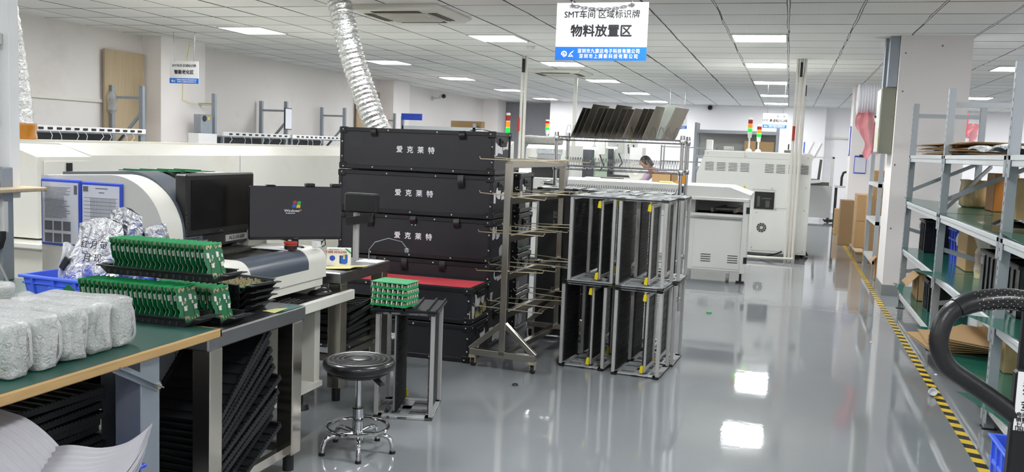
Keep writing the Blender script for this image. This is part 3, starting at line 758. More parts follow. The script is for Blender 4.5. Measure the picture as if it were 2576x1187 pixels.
# small things on the deck
one(MB().box((-2.72, 4.2, 0.901), (-2.50, 4.34, 0.904)), 'label_sheet', 'paper_white', 'white sheet of small stickers lying on the cream deck', 'sheet')
t = thing('tape_core', 'small red tape core standing on the cream deck under the wide monitor', 'tape roll', (-2.50, 4.235, 0.904))
MB().lathe([(0.03, 0), (0.033, 0.03), (0.036, 0.032), (0.036, 0.042), (0.018, 0.042), (0.018, 0.03)], 22).build('core', 'red_part', t, False)
MB().lathe([(0.028, 0.002), (0.034, 0.004), (0.034, 0.02), (0.03, 0.022)], 22).build('rim', 'black_plastic', t, False)
one(MB().box((-2.47, 4.40, 0.901), (-2.43, 4.44, 0.935), 0.004), 'small_box', 'paper_white', 'tiny white box beside the wide monitor stand', 'box')
one(MB().tube([(-2.45, 4.46, 0.905), (-2.44, 4.47, 0.93), (-2.42, 4.46, 0.945), (-2.41, 4.45, 0.915), (-2.42, 4.43, 0.905)], 0.003, 6), 'thin_cable', 'cable_black', 'thin dark cable loop beside the tiny white box', 'cable')
# keyboard, mouse, pad
t = thing('keyboard', 'black keyboard lying on the pulled-out tray', 'keyboard', (-2.44, 3.95, 0.638), R(90+4))
MB().prism([(-0.075, 0), (0.075, 0), (0.075, 0.022), (-0.075, 0.012)], 0, -0.22, 0.22).build('body', 'black_plastic', t, False)
for r_ in range(5):
    kb = MB()
    for k in range(15): kb.box((-0.205+k*0.0275, -0.062+r_*0.026, 0.012+r_*0.0018), (-0.182+k*0.0275, -0.04+r_*0.026, 0.021+r_*0.0018), 0.003)
    kb.build('key_row', 'bezel', t, False)
one(MB().box((-2.66, 4.2, 0.6375), (-2.36, 4.6, 0.641), 0.002), 'mouse_mat', 'black_plastic', 'black mouse mat on the pulled-out tray', 'mouse mat')
t = thing('mouse', 'shiny black computer mouse on the tray end', 'mouse', (-2.42, 4.42, 0.641), R(-58))
MB().grid(lambda u, v: (0.04*math.cos(2*PI*u)*math.sin(PI*v*0.5)**0.8, 0.068*math.sin(2*PI*u)*math.sin(PI*v*0.5)**0.8, 0.036*math.cos(PI*v*0.5)*(1+0.15*math.sin(2*PI*u))), 20, 8).build('shell', 'black_gloss', t, False)
MB().cyl((-0.004, 0.035, 0.026), (0.004, 0.035, 0.026), 0.008).build('wheel', 'grey_print', t, False)
# ------------------------------------------------------------------ tables
def steel_table(x0, x1, y0, y1, top, lab, under=True, rail=0.1, feet=True, plain=False):
    t = thing('steel_table', lab, 'table', ((x0+x1)/2, (y0+y1)/2, 0))
    MB().box((x0, y0, top-0.065), (x1, y1, top), 0.006).build('tabletop', 'stainless_top', t)
    for x in (x0+0.005, x1-0.085):
        for y in (y0+0.02, y1-0.10):
            l = MB().box((x, y, 0.08), (x+0.08, y+0.08, top-0.065), 0.004).build('leg', 'stainless', t)
            MB().cyl((x+0.04, y+0.04, 0), (x+0.04, y+0.04, 0.085), 0.025).build('foot', 'black_plastic', l)
    for x in (x0+0.045, x1-0.045): MB().bar((x, y0+0.1, rail), (x, y1-0.1, rail), 0.03, 0.04).build('lower_rail', 'stainless', t)
    for y in (y0+0.05, y1-0.05): MB().bar((x0+0.08, y, rail), (x1-0.08, y, rail), 0.03, 0.04).build('lower_rail', 'stainless', t)
    return t
steel_table(-2.45, -2.03, 2.86, 3.58, 0.75, 'steel table under the black trays and yellow note', rail=0.1)
steel_table(-2.95, -2.36, 4.535, 5.2, 0.75, 'steel table carrying the white tape holder box', rail=0.25)
t = thing('workbench', 'green topped wooden edge workbench holding the bubble wrapped bundles', 'table', (-2.7, 2.0, 0))
MB().box((-3.35, 0.8, 0.752), (-1.995, 2.855, 0.776)).build('tabletop', 'plywood', t)
MB().box((-3.355, 0.8, 0.776), (-1.99, 2.86, 0.780)).build('top_mat', 'mat_green', t)
MB().box((-1.995, 0.8, 0.746), (-1.98, 2.875, 0.779), 0.004).box((-3.36, 2.86, 0.746), (-1.98, 2.875, 0.779), 0.004).build('wood_edge', 'wood_edge', t)
for y in (2.46, 0.9):
    MB().box((-2.11, y, 0), (-2.005, y+0.095, 0.752), 0.003).build('leg', 'galv', t)
    MB().box((-3.33, y, 0), (-3.235, y+0.095, 0.752), 0.003).build('leg', 'galv', t)
br = MB().bar((-2.0, 2.33, 0.752), (-2.0, 2.545, 0.635), 0.004, 0.04, up=(1, 0, 0)).bar((-2.003, 2.33, 0.752), (-2.003, 2.545, 0.635), 0.035, 0.006, up=(1, 0, 0)).build('brace', 'galv', t)
MB().cyl((-2.0, 2.53, 0.643), (-1.985, 2.53, 0.643), 0.01).build('bolt', 'rod_brass', br)
t = thing('workbench', 'second green workbench behind, under the blue crate and the upright', 'table', (-3.1, 3.15, 0))
MB().box((-3.95, 2.885, 0.752), (-2.47, 3.40, 0.776)).build('tabletop', 'plywood', t)
MB().box((-3.95, 2.885, 0.776), (-2.465, 3.405, 0.780)).build('top_mat', 'mat_green', t)
MB().box((-3.95, 3.40, 0.746), (-2.46, 3.415, 0.779), 0.004).build('wood_edge', 'wood_edge', t)
for x in (-3.9, -2.6):
    for y in (2.95, 3.3): MB().box((x, y, 0), (x+0.09, y+0.09, 0.752), 0.003).build('leg', 'galv', t)
# upright on the bench with a small shelf
NEAR = Matrix.Translation((0, 0, 1.5)) @ Matrix.Scale(0.96, 4) @ Matrix.Translation((0, 0, -1.5))
t = thing('bench_upright', 'galvanized upright with white post, wooden shelf and black hook on the second workbench', 'upright', (-3.504, 3.34, 0.78))
MB(NEAR).box((-3.69, 3.44, 0.75), (-3.60, 3.51, 1.30), 0.003).build('post', 'galv', t)
MB(NEAR).box((-3.745, 3.50, 1.15), (-3.605, 3.56, 2.45), 0.003).build('white_post', 'paper_white', t)
MB(NEAR).box((-3.76, 3.44, 1.2), (-3.70, 3.5, 1.885), 0.003).build('slotted_post', 'galv', t)
MB(NEAR).box((-3.95, 3.42, 1.885), (-3.64, 3.50, 1.94), 0.004).build('top_bar', 'pale_metal', t)
MB(NEAR).box((-3.95, 3.425, 1.53), (-3.66, 3.445, 1.55)).build('middle_bar', 'pale_metal', t)
MB(NEAR).box((-4.0, 3.30, 1.185), (-3.50, 3.62, 1.205), 0.004).build('shelf', 'plywood', t)
MB(NEAR).box((-3.80, 3.38, 1.03), (-3.59, 3.45, 1.15), 0.006).build('white_box', 'pale_metal', t)
MB(NEAR).box((-3.60, 3.42, 0.99), (-3.57, 3.45, 1.14), 0.003).build('bracket', 'pale_metal', t)
MB(NEAR).tube([(-3.675, 3.42, 1.03), (-3.67, 3.41, 0.97), (-3.64, 3.40, 0.925), (-3.60, 3.39, 0.91), (-3.565, 3.39, 0.93), (-3.55, 3.39, 0.97), (-3.55, 3.39, 1.0)], 0.018, 10).build('hook', 'rubber', t)
MB(NEAR).tube([(-3.76, 3.4, 1.02), (-3.68, 3.41, 0.94), (-3.6, 3.42, 0.84), (-3.55, 3.42, 0.752)], 0.006, 6).build('cord', 'cable_grey', t)
# things on the steel table at the back
t = thing('tape_holder_box', 'white printed TAPE HOLDER carton standing on the steel table', 'box', (-2.52, 4.82, 0.75), R(26))
t.scale = (0.83, 0.83, 0.83)
MB().box((-0.085, -0.03, 0), (0.085, 0.03, 0.125), 0.001).build('carton', 'paper_white', t, False)
text('TAPE HOLDER', 0.023, 'red_part', t, (-0.018, -0.0305, 0.098), bold=0.0006)
text('HEAVY WEIGHT', 0.010, 'black_print', t, (-0.035, -0.0305, 0.116))
MB().box((0.005, -0.032, 0.018), (0.025, -0.03, 0.075)).build('picture', 'black_plastic', t, False)
MB().prism([(0.012, 0.015), (0.05, 0.012), (0.062, 0.025), (0.062, 0.08), (0.045, 0.085), (0.043, 0.05), (0.03, 0.048), (0.03, 0.075), (0.012, 0.07)], 1, -0.0335, -0.0312).build('picture', 'blue_part', t, False)
MB().box((0.03, -0.0345, 0.065), (0.044, -0.033, 0.083)).build('picture', 'yellow', t, False)
em = MB().lathe([(0.0, 0), (0.018, 0.0005), (0.02, 0)], 18).build('emblem', 'bin_blue', t, False); em.location = (-0.045, -0.0306, 0.055); em.rotation_euler = (PI/2, 0, 0)
MB().prism([(0.04, 0.125), (0.055, 0.125), (0.085, 0.1), (0.085, 0.085)], 1, -0.0312, -0.0302).build('corner_flash', 'green_tape', t, False)
one(MB().slab(lambda u, v: (-2.66+u*0.30+v*0.03, 4.60+v*0.19+u*0.05, 0.752+0.012*u*u+0.004*math.sin(6*v)), 10, 6, 0.002), 'manila_paper', 'manila', 'creased yellow paper on the near corner of the steel table', 'paper')
one(MB().box((-2.5, 5.0, 0.751), (-2.36, 5.12, 0.757)), 'white_card', 'paper_white', 'white card behind the tape holder box', 'card')
t = thing('camera_arm', 'black jointed monitor arm behind the wide monitor', 'arm', (-2.52, 5.1, 0.75))
MB().cyl((-2.55, 5.1, 0.75), (-2.55, 5.1, 1.05), 0.02).build('post', 'alu', t)
MB().box((-2.62, 5.06, 1.05), (-2.40, 5.12, 1.17), 0.01).build('head', 'black_plastic', t)
MB().bar((-2.60, 5.08, 0.99), (-2.44, 5.08, 1.02), 0.05, 0.05).build('joint', 'black_plastic', t)
t = thing('gooseneck_lamp', 'thin metal gooseneck with a small round head before the black cases', 'lamp', (-2.45, 5.1, 0.75))
MB().tube([(-2.46, 5.1, 0.75), (-2.46, 5.1, 0.82), (-2.42, 5.1, 0.87), (-2.33, 5.1, 0.90), (-2.24, 5.1, 0.885), (-2.21, 5.1, 0.85)], 0.0028, 8).build('neck', 'galv', t)
MB().lathe([(0, 0.014), (0.012, 0.01), (0.014, 0), (0.012, -0.014), (0.0, -0.017)], 14, (-2.205, 5.1, 0.835)).build('head', 'galv', t)
# ------------------------------------------------------------------ circuit boards in black trays
def tray_mesh(L, W, hgt=0.032):
    """black carrier tray, length along x, end lips with grip slots, origin at base centre"""
    m = MB(); a = L/2; b = W/2
    m.box((-a, -b+0.012, 0), (a, b-0.012, 0.005))
    for s in (-1, 1):
        m.prism([(s*(b-0.014), 0), (s*(b-0.008), 0), (s*b, hgt), (s*(b+0.012), hgt), (s*(b+0.012), hgt+0.003), (s*(b-0.004), hgt+0.003)], 0, -a, a)
        for k in range(int(L/0.03)): m.box((-a+0.01+k*0.03, s*(b-0.006)-0.003, 0.006), (-a+0.02+k*0.03, s*(b-0.006)+0.004, hgt-0.006))
        m.prism([(s*a, 0), (s*(a-0.005), 0.004), (s*(a+0.030), hgt), (s*(a+0.055), hgt), (s*(a+0.055), hgt-0.004), (s*(a+0.034), hgt-0.006)], 1, -b*0.86, b*0.86)
        m.prism([(s*(a+0.02), hgt-0.001), (s*(a+0.024), hgt+0.002), (s*(a+0.05), hgt+0.004), (s*(a+0.05), hgt)], 1, -b*0.5, b*0.5)
    return m
def board_outline(w, h):
    p = []
    def edge(s):
        e = 0.009
        return [(0, 0.0), (0, 0.22), (e, 0.29), (e, 0.36), (0, 0.43), (0, 0.78), (e*0.7, 0.83), (0, 0.88), (0, 1.0)]
    for d, v in edge(0): p.append((d, v*h))
    for d, v in reversed(edge(1)): p.append((w-d, v*h))
    return p
BW, BH = 0.120, 0.135
def board_proto():
    """panel of two circuit boards standing on its long edge; faces +x, leaning back"""
    t = thing('circuit_board', 'x', 'circuit board')
    T = Matrix.Shear('YZ', 4, (0, 0)); T = Matrix(((1, 0, -0.20, 0), (0, 1, 0, 0), (0, 0, 1, 0), (0, 0, 0, 1)))
    b = MB(T); ol = [(y-BW/2, z) for y, z in board_outline(BW, BH)]
    b.prism(ol, 0, 0, 0.0018, mi=0)
    k = len(ol)
    for i in range(k): b.mi[-k+i] = 2
    b.mi[-k+8] = 1
    b.box((-0.0004, -BW/2, BH-0.004), (0.0022, BW/2, BH+0.0005), mi=1)
    b.build('panel', ['solder_mask', 'board_edge', 'board_rim'], t, False)
    c = MB(T); random.seed(3)
    for off in (-BW/4, BW/4):
        c.box((0.0018, off-0.002, 0.02), (0.0023, off+0.001, BH-0.03), mi=1)
        for (y, z, w, h) in ((-0.012, 0.092, 0.014, 0.02), (0.010, 0.052, 0.014, 0.016), (0.016, 0.085, 0.006, 0.012), (-0.004, 0.072, 0.005, 0.012)):
            c.box((0.0018, off+y-w/2, z-h/2), (0.006, off+y+w/2, z+h/2), mi=0)
        for k in range(16): 
            y = off+random.uniform(-0.022, 0.024); z = random.choice((0.012, 0.018, 0.12, 0.126, random.uniform(0.02, 0.12)))
            s = random.uniform(0.002, 0.005); c.box((0.0018, y-s, z-s), (0.0045, y+s, z+s), mi=2)
        for z in (0.018, 0.122): c.cyl((0.0018, off+0.012, z), (0.005, off+0.012, z), 0.005, n=8, mi=2)
    c.build('components', ['component_white', 'component_dark', 'component_tin'], t, False)
    return t
bproto = board_proto()
def board_tray(x0, x1, yc, z, n, lab_tray, lab_b, group, rest):
    t = thing('board_tray', lab_tray, 'tray', ((x0+x1)/2, yc, z))
    tray_mesh(x1-x0, 0.165).build('tray', 'tray_black', t, False)
    for k in range(n):
        x = x1-0.035-k*(x1-x0-0.06)/(n-1)+random.uniform(-0.002, 0.002)
        p = (x, yc+random.uniform(-0.003, 0.003), z+0.006)
        if not bproto.get('label') or bproto['label'] == 'x': bproto.location = p; bproto['label'] = lab_b; bproto['group'] = group
        else: dup(bproto, p, 0, lab_b, group)
board_tray(-2.60, -2.10, 2.895, 0.781, 21, 'black tray of boards in front, standing on the green workbench', 'green circuit board upright in the front lower black tray', 'boards in the front lower tray', 0)
board_tray(-2.44, -2.09, 3.10, 0.751, 12, 'black tray of boards standing on the steel table corner', 'green circuit board upright in the black tray on the steel table', 'boards in the rear lower tray', 0)
board_tray(-2.55, -2.06, 3.005, 0.935, 21, 'upper black tray resting across the two lower board rows', 'green circuit board upright in the topmost black tray', 'boards in the upper tray', 0)
# nested trays with a panel of small boards
for k in range(4):
    t = thing('carrier_tray', ['bottom black tray of the low nested stack on the steel table', 'second black tray from below in the low nested stack', 'third black tray from below in the low nested stack', 'top black tray of the low nested stack, filled with boards'][k], 'tray', (-2.315+0.012*k, 3.36, 0.752+0.03*k), R(-3*k), 'low nested trays')
    tray_mesh(0.30, 0.22, 0.036).build('tray', 'tray_black', t, False)
    if k == 3:
        one(MB().box((-2.41, 3.27, 0.858), (-2.15, 3.45, 0.862)), 'circuit_board', 'solder_mask', 'flat green board panel filling the top nested tray', 'circuit board', loc=(-2.28, 3.36, 0.858))
        for i in range(7):
            for j in range(4):
                x = -2.395+i*0.036; y = 3.285+j*0.045
                m = MB().box((x-0.012, y-0.016, 0.8625), (x+0.012, y+0.012, 0.866)).box((x-0.013, y-0.006, 0.866), (x-0.009, y+0.006, 0.880)).box((x+0.005, y-0.016, 0.866), (x+0.009, y-0.006, 0.878)).box((x-0.004, y+0.006, 0.866), (x+0.004, y+0.016, 0.874))
                one(m, 'connector_module', 'component_tin', 'small tin connector module on the flat board panel of the nested tray', 'connector', 'connector modules on the flat panel')
one(MB().slab(lambda u, v: (-2.115+u*0.07+v*0.02, 3.36+v*0.075-u*0.02, 0.753+0.012*u*v), 6, 6, 0.0008), 'sticky_note', 'yellow_note', 'pale yellow sticky note at the steel table edge', 'note')
one(MB().box((-2.10, 3.36, 0.7502), (-2.032, 3.55, 0.7518)), 'teal_sheet', 'mat_teal', 'teal mat scrap under the yellow note', 'mat')
# bubble wrapped bundles
def bundle(x1, y, z, w, L, h, lab, seed, rz=0.0):
    t = thing('wrapped_bundle', lab, 'bundle', (x1-L/2, y, z), rz, 'bubble wrapped board bundles')
    MB().box((-L/2+0.03, -w/2+0.018, 0.012), (L/2-0.02, w/2-0.016, h-0.018), 0.01).build('board_stack', 'packed_boards', t, False)
    rnd = random.Random(seed); ph = [rnd.uniform(0, 6) for _ in range(6)]
    def sec(a, s):
        c, q = math.cos(a), math.sin(a); e = 0.42
        y = (w/2)*math.copysign(abs(c)**e, c); zz = (h/2)*math.copysign(abs(q)**e, q)
        k = 1+0.035*math.sin(3*a+ph[0]+5*s)+0.02*math.sin(7*a+ph[1]-9*s)
        return y*k, max(-h/2, zz*k)
    vs = []; fs = []; n = 40; ss = [0, 0.015, 0.05, 0.12]+[0.2+0.1*i for i in range(7)]+[0.88, 0.95, 0.985, 1.0]
    for s in ss:
        sh = 0.55 if s in (0, 1.0) else (0.86 if s in (0.015, 0.985) else (0.96 if s in (0.05, 0.95) else 1.0))
        for k in range(n):
            yy, zz = sec(2*PI*k/n, s); vs.append((-L/2+L*s+0.006*math.sin(4*2*PI*k/n+ph[2]), yy*sh, h/2+zz*sh if sh == 1 else max(0.0, h/2+zz*(0.5+0.5*sh))))
    for i in range(len(ss)-1): fs += [(i*n+k, i*n+(k+1) % n, (i+1)*n+(k+1) % n, (i+1)*n+k) for k in range(n)]
    fs += [tuple(range(n-1, -1, -1)), tuple(range((len(ss)-1)*n, len(ss)*n))]
    MB().add(vs, fs).build('bubble_wrap', 'bubble_wrap', t, False, angle=60)
W5 = ['bubble wrapped bundle nearest the tray of boards, boards showing through its end', 'bubble wrapped bundle second from the tray of boards', 'bubble wrapped bundle in the middle of the five', 'bubble wrapped bundle fourth from the tray of boards', 'bubble wrapped bundle closest to the camera, gold parts showing']
for k, y in enumerate((2.475, 2.362, 2.25, 2.137, 2.022)): bundle(-2.075+0.004*k, y, 0.781, 0.108, 0.34, 0.166, W5[k], k)
bundle(-2.66, 2.50, 0.781, 0.24, 0.30, 0.15, 'bubble wrapped bundle at the back beside the blue crate', 11, R(80))
bundle(-2.52, 2.16, 0.781, 0.22, 0.3, 0.15, 'bubble wrapped bundle lying behind the front row', 12, R(85))
one(MB().grid(lambda u, v: (-2.95+u*0.42, 2.55+v*0.34, 0.785+0.10*math.sin(PI*u)**1.5*(0.6+0.4*math.sin(5*v))+0.012*math.sin(17*u+9*v)), 26, 20), 'bubble_sheet', 'bubble_wrap', 'loose sheet of bubble wrap before the blue crate', 'bubble wrap')
one(MB(Matrix.Translation((-2.68, 2.83, 0.782)) @ Matrix.Rotation(R(25), 4, 'Z') @ Matrix.Rotation(R(45), 4, 'Y')).box((-0.06, -0.001, -0.0), (0.06, 0.002, 0.1)), 'circuit_board', 'solder_mask', 'lone green board tip leaning before the blue crate', 'circuit board')
# blue crate with bags
def crate(name, lab, x0, x1, y0, y1, z, h, m='crate_blue', rz=0, group=None):
    cx, cy = (x0+x1)/2, (y0+y1)/2; a, b = (x1-x0)/2, (y1-y0)/2
    t = thing(name, lab, 'crate', (cx, cy, z), rz, group); th = 0.006; s = 0.93
    c = MB().box((-a*s, -b*s, 0), (a*s, b*s, 0.005))
    for sx in (-1, 1): c.add([(sx*a*s, -b*s, 0), (sx*a*s, b*s, 0), (sx*a, b, h), (sx*a, -b, h), (sx*(a*s-th), -b*s, 0), (sx*(a*s-th), b*s, 0), (sx*(a-th), b, h), (sx*(a-th), -b, h)], [(0, 1, 2, 3), (4, 5, 6, 7), (2, 3, 7, 6), (0, 1, 5, 4), (0, 3, 7, 4), (1, 2, 6, 5)])
    for sy in (-1, 1): c.add([(-a*s, sy*b*s, 0), (a*s, sy*b*s, 0), (a, sy*b, h), (-a, sy*b, h), (-a*s, sy*(b*s-th), 0), (a*s, sy*(b*s-th), 0), (a, sy*(b-th), h), (-a, sy*(b-th), h)], [(0, 1, 2, 3), (4, 5, 6, 7), (2, 3, 7, 6), (0, 1, 5, 4), (0, 3, 7, 4), (1, 2, 6, 5)])
    c.build('bin', m, t, False)
    e = 0.014
    MB().box((-a-e, -b-e, h-0.012), (a+e, -b+0.002, h), 0.003).box((-a-e, b-0.002, h-0.012), (a+e, b+e, h), 0.003).box((-a-e, -b, h-0.012), (-a+0.002, b, h), 0.003).box((a-0.002, -b, h-0.012), (a+e, b, h), 0.003).build('rim', m, t, False)
    r_ = MB()
    for k in range(4):
        x = -a*0.75+k*a*0.5
        for sy in (-1, 1): r_.bar((x, sy*b*(s+0.005), 0.003), (x, sy*(b+0.006), h-0.01), 0.012, 0.012, up=(0, 1, 0))
    for k in range(3):
        y = -b*0.66+k*b*0.66
        for sx in (-1, 1): r_.bar((sx*a*(s+0.005), y, 0.003), (sx*(a+0.006), y, h-0.01), 0.012, 0.012, up=(1, 0, 0))
    for sy in (-1, 1): r_.box((-a, sy*b*0.985-0.008, h*0.66), (a, sy*b*0.985+0.008, h*0.72), 0.002)
    for sx in (-1, 1): r_.box((sx*a*0.985-0.008, -b, h*0.66), (sx*a*0.985+0.008, b, h*0.72), 0.002)
    builds(r_, 'rib', m, t, False)
    for sy in (-1, 1): MB().box((-a*0.38, sy*b*0.99-0.012, h*0.38), (a*0.38, sy*b*0.99+0.012, h*0.64), 0.004).build('grip', m, t, False)
    return t
crate('blue_crate', 'low blue plastic crate full of silver bags on the workbench', -3.02, -2.55, 2.98, 3.36, 0.781, 0.105, rz=R(-4))
def bag(name, m, lab, x, y, z, w, h, d, lean, rz, seed, puff=1.0, write=None, top=0.7):
    rnd = random.Random(seed); ph = [rnd.uniform(0, 6) for _ in range(8)]
    t = thing(name, lab, 'bag', (x, y, z), rz)
    def f(sgn):
        def g(u, v):
            e = (math.sin(PI*min(1, max(0, u)))**0.5)*(math.sin(PI*min(1.0, 0.06+v*0.92))**0.6)*puff
            ww = w*(1-(1-top)*v)
            xx = (u-0.5)*ww+0.006*math.sin(9*v+ph[0]); zz = v*h*(1+0.05*math.sin(5*u+ph[1]))
            yy = sgn*(d/2*e+0.012*math.sin(11*u+7*v+ph[2])*e+0.008*math.sin(23*u-13*v+ph[3])*e)+0.01*math.sin(6*v+ph[4])
            return (xx, yy+lean*zz, zz)
        return g
    b = MB().grid(f(-1), 26, 26).grid(f(1), 26, 26); b.build('bag', m, t, False, angle=70)
    if write:
        for s_, dz, sz in write: text(s_, sz, 'black_print', t, (0.035, -d/2-0.03+lean*dz, dz), name='handwriting', rot=(PI/2-lean, 0, 0))
    return t
bag('antistatic_bag', 'silver_bag', 'large silver antistatic bag with black handwriting, standing at the crate front', -2.80, 3.12, 0.80, 0.30, 0.31, 0.07, 0.22, R(3), 1, write=[('红 月 带', 0.215, 0.036), ('月 现', 0.16, 0.04)])
bag('antistatic_bag', 'silver_bag', 'silver antistatic bag rising highest at the crate back', -2.71, 3.22, 0.82, 0.20, 0.335, 0.06, 0.05, R(-8), 2, top=0.95)
bag('antistatic_bag', 'silver_bag', 'silver antistatic bag with folded top right of the tallest one', -2.58, 3.23, 0.82, 0.17, 0.28, 0.05, 0.0, R(-5), 3, top=1.05)
bag('zip_bag', 'zip_bag', 'white zip bag with a black part, left of the silver bags', -2.93, 3.13, 0.80, 0.11, 0.20, 0.03, 0.2, R(10), 4)
one(MB(Matrix.Translation((-2.925, 3.118, 0.925)) @ Matrix.Rotation(R(35), 4, 'Y')).box((-0.014, -0.012, -0.03), (0.014, 0.0, 0.03), 0.003), 'chip_reel', 'component_dark', 'small black part inside the white zip bag', 'part')
# ------------------------------------------------------------------ black trays below the tables
def rough_tray(lab, loc, rot, L=0.5, W=0.33, group=None, cache=[]):
    if not cache:
        m = MB(); a, b = L/2, W/2
        m.box((-b, -a, 0), (b, a, 0.004))
        for s in (-1, 1):
            z = [(-a, 0.004)]
            n = 30
            for k in range(n): z += [(-a+(k+0.1)*L/n, 0.026), (-a+(k+0.7)*L/n, 0.026), (-a+(k+0.8)*L/n, 0.021), (-a+(k+0.95)*L/n, 0.021)]
            z += [(a, 0.004)]
            m.prism(z, 0, s*b-0.0035, s*b+0.0035)
            m.box((-b, s*a-0.004, 0), (b, s*a+0.004, 0.026))
        for k in range(9): m.box((-b+0.02, -a+0.04+k*0.05, 0.004), (b-0.02, -a+0.05+k*0.05, 0.012))
        cache.append(m.mesh('slotted_tray', 'tray_black'))
    o = bpy.data.objects.new('slotted_tray', cache[0]); COL.objects.link(o)
    o.location = loc; o.rotation_euler = rot
    return tag(o, lab, 'tray', group)
for k in range(13):
    rough_tray('black slotted tray leaning in the heap under the steel table', (-2.23+random.uniform(-0.02, 0.02), 3.19-0.002*k, 0.13+k*0.033), (R(24+1.4*k), R(random.uniform(-2, 2)), R(random.uniform(-4, 4))), group='leaning trays under the steel table')
for c, (x, y, n) in enumerate(((-2.62, 2.55, 17), (-2.62, 2.02, 15), (-2.62, 1.48, 14), (-3.02, 2.55, 16), (-3.02, 2.0, 18))):
    for k in range(n):
        rough_tray('black slotted tray stacked flat in the dark under the green workbench', (x+random.uniform(-0.012, 0.012), y+random.uniform(-0.015, 0.015), 0.002+k*0.031), (0, 0, R(random.uniform(-3, 3))), group='flat trays under the workbench')
for k in range(7):
    rough_tray('black slotted tray in the small pile under the steel table by the cases', (-2.62+0.02*(k % 2), 5.0, 0.28+k*0.033), (R(random.uniform(-2, 5)), R(random.uniform(-3, 3)), R(random.uniform(-8, 8))), group='small tray pile by the cases')

# ------------------------------------------------------------------ foam sheets in a blue bin at the bottom left
def foam(lab, pts, seed, n=7):
    t = thing('foam_sheet_pile', lab, 'foam', tuple(pts[0]))
    return t
t = crate('blue_bin', 'blue plastic bin under the curled white foam sheets', -2.27, -1.82, 1.72, 2.23, 0.0, 0.495, 'bin_blue')
def curl(P, wdir, n):
    def f(u, v):
        k = u*(len(P)-1); i = min(int(k), len(P)-2); fr = k-i
        p0, p1 = Vector(P[max(i-1, 0)]), Vector(P[i]); p2, p3 = Vector(P[i+1]), Vector(P[min(i+2, len(P)-1)])
        c = 0.5*((2*p1)+(p2-p0)*fr+(2*p0-5*p1+4*p2-p3)*fr*fr+(3*p1-p0-3*p2+p3)*fr**3)
        return c+Vector(wdir)*v
    return f
def spl(P, u):
    P = [Vector(p) for p in P]; k = min(u, 0.9999)*(len(P)-1); i = int(k); fr = k-i
    p0, p1, p2, p3 = P[max(i-1, 0)], P[i], P[i+1], P[min(i+2, len(P)-1)]
    return 0.5*((2*p1)+(p2-p0)*fr+(2*p0-5*p1+4*p2-p3)*fr*fr+(3*p1-p0-3*p2+p3)*fr**3)
EA = [(-1.99, 2.03, 0.58), (-1.873, 2.0, 0.618), (-1.768, 2.0, 0.623), (-1.689, 2.0, 0.645), (-1.637, 2.0, 0.678), (-1.594, 2.0, 0.716)]
EB = [(-1.94, 1.66, 0.55), (-1.80, 1.68, 0.565), (-1.66, 1.72, 0.575), (-1.55, 1.78, 0.62), (-1.545, 1.88, 0.672), (-1.588, 1.985, 0.712)]
for k in range(6):
    def fs(u, v, k=k):
        u *= 1-0.035*k
        p = spl(EA, u)*(1-v)+spl(EB, u)*v
        return p+Vector((0.004*k*v, -0.006*k*v, -0.0085*k-0.035*math.sin(PI*v)*(1-u)+0.0022*math.sin(95*v+3*u+k)))
    one(MB().slab(fs, 24, 130, 0.005), 'foam_sheet', 'foam_sheet', 'white foam sheet curling up at its corner over the blue bin, %s of the layers' % ['top', 'second', 'third', 'fourth', 'fifth', 'lowest'][k], 'foam sheet', 'curled foam sheets at the corner', angle=60)
PA = [(-2.62, 2.0, 0.62), (-2.4, 2.0, 0.68), (-2.25, 2.0, 0.69), (-2.113, 2.0, 0.679), (-2.028, 2.0, 0.664), (-1.945, 2.0, 0.619), (-1.883, 2.0, 0.565), (-1.85, 2.0, 0.52)]
for k in range(8):
    def fa(u, v, k=k):
        p = spl(PA, u)
        return p+Vector((0.10*v-0.006*k, 0.02-0.55*v, -0.009*k-0.05*v+0.0025*math.sin(120*v+4*u+k)))
    one(MB().slab(fa, 24, 150, 0.005), 'foam_sheet', 'foam_sheet', 'white foam sheet arching over the bin at the bottom left corner', 'foam sheet', 'arched foam sheets', angle=60)
# ------------------------------------------------------------------ stool
t = thing('swivel_stool', 'round black padded stool on a chrome five legged base', 'stool', (-1.905, 3.87, 0))
prof = [(0.0, 0.40), (0.13, 0.40), (0.158, 0.404), (0.170, 0.415), (0.173, 0.432), (0.167, 0.447), (0.155, 0.454)]
for r_ in (0.136, 0.112, 0.088, 0.064): prof += [(r_+0.008, 0.4575), (r_, 0.4530), (r_-0.008, 0.4585)]
prof += [(0.03, 0.460), (0.0, 0.460)]
MB().lathe(prof, 56).build('seat', 'leather_black', t, False, angle=60)
s = MB().lathe([(0.0, 0.378), (0.12, 0.378), (0.145, 0.393), (0.145, 0.402), (0, 0.404)], 40); s.build('seat_underside', 'rubber', t, False)
MB().cyl((0, 0, 0.20), (0, 0, 0.385), 0.0145).build('gas_column', 'chrome', t, False)
MB().cyl((0, 0, 0.10), (0, 0, 0.215), 0.026).cyl((0, 0, 0.06), (0, 0, 0.10), 0.029).build('column_sleeve', 'chrome', t, False)
MB().cyl((0, 0, 0.213), (0, 0, 0.219), 0.028).build('collar', 'black_plastic', t, False)
MB().tube([(0.147*math.cos(2*PI*k/40), 0.147*math.sin(2*PI*k/40), 0.12) for k in range(40)], 0.009, 10, True).build('foot_ring', 'chrome', t, False)
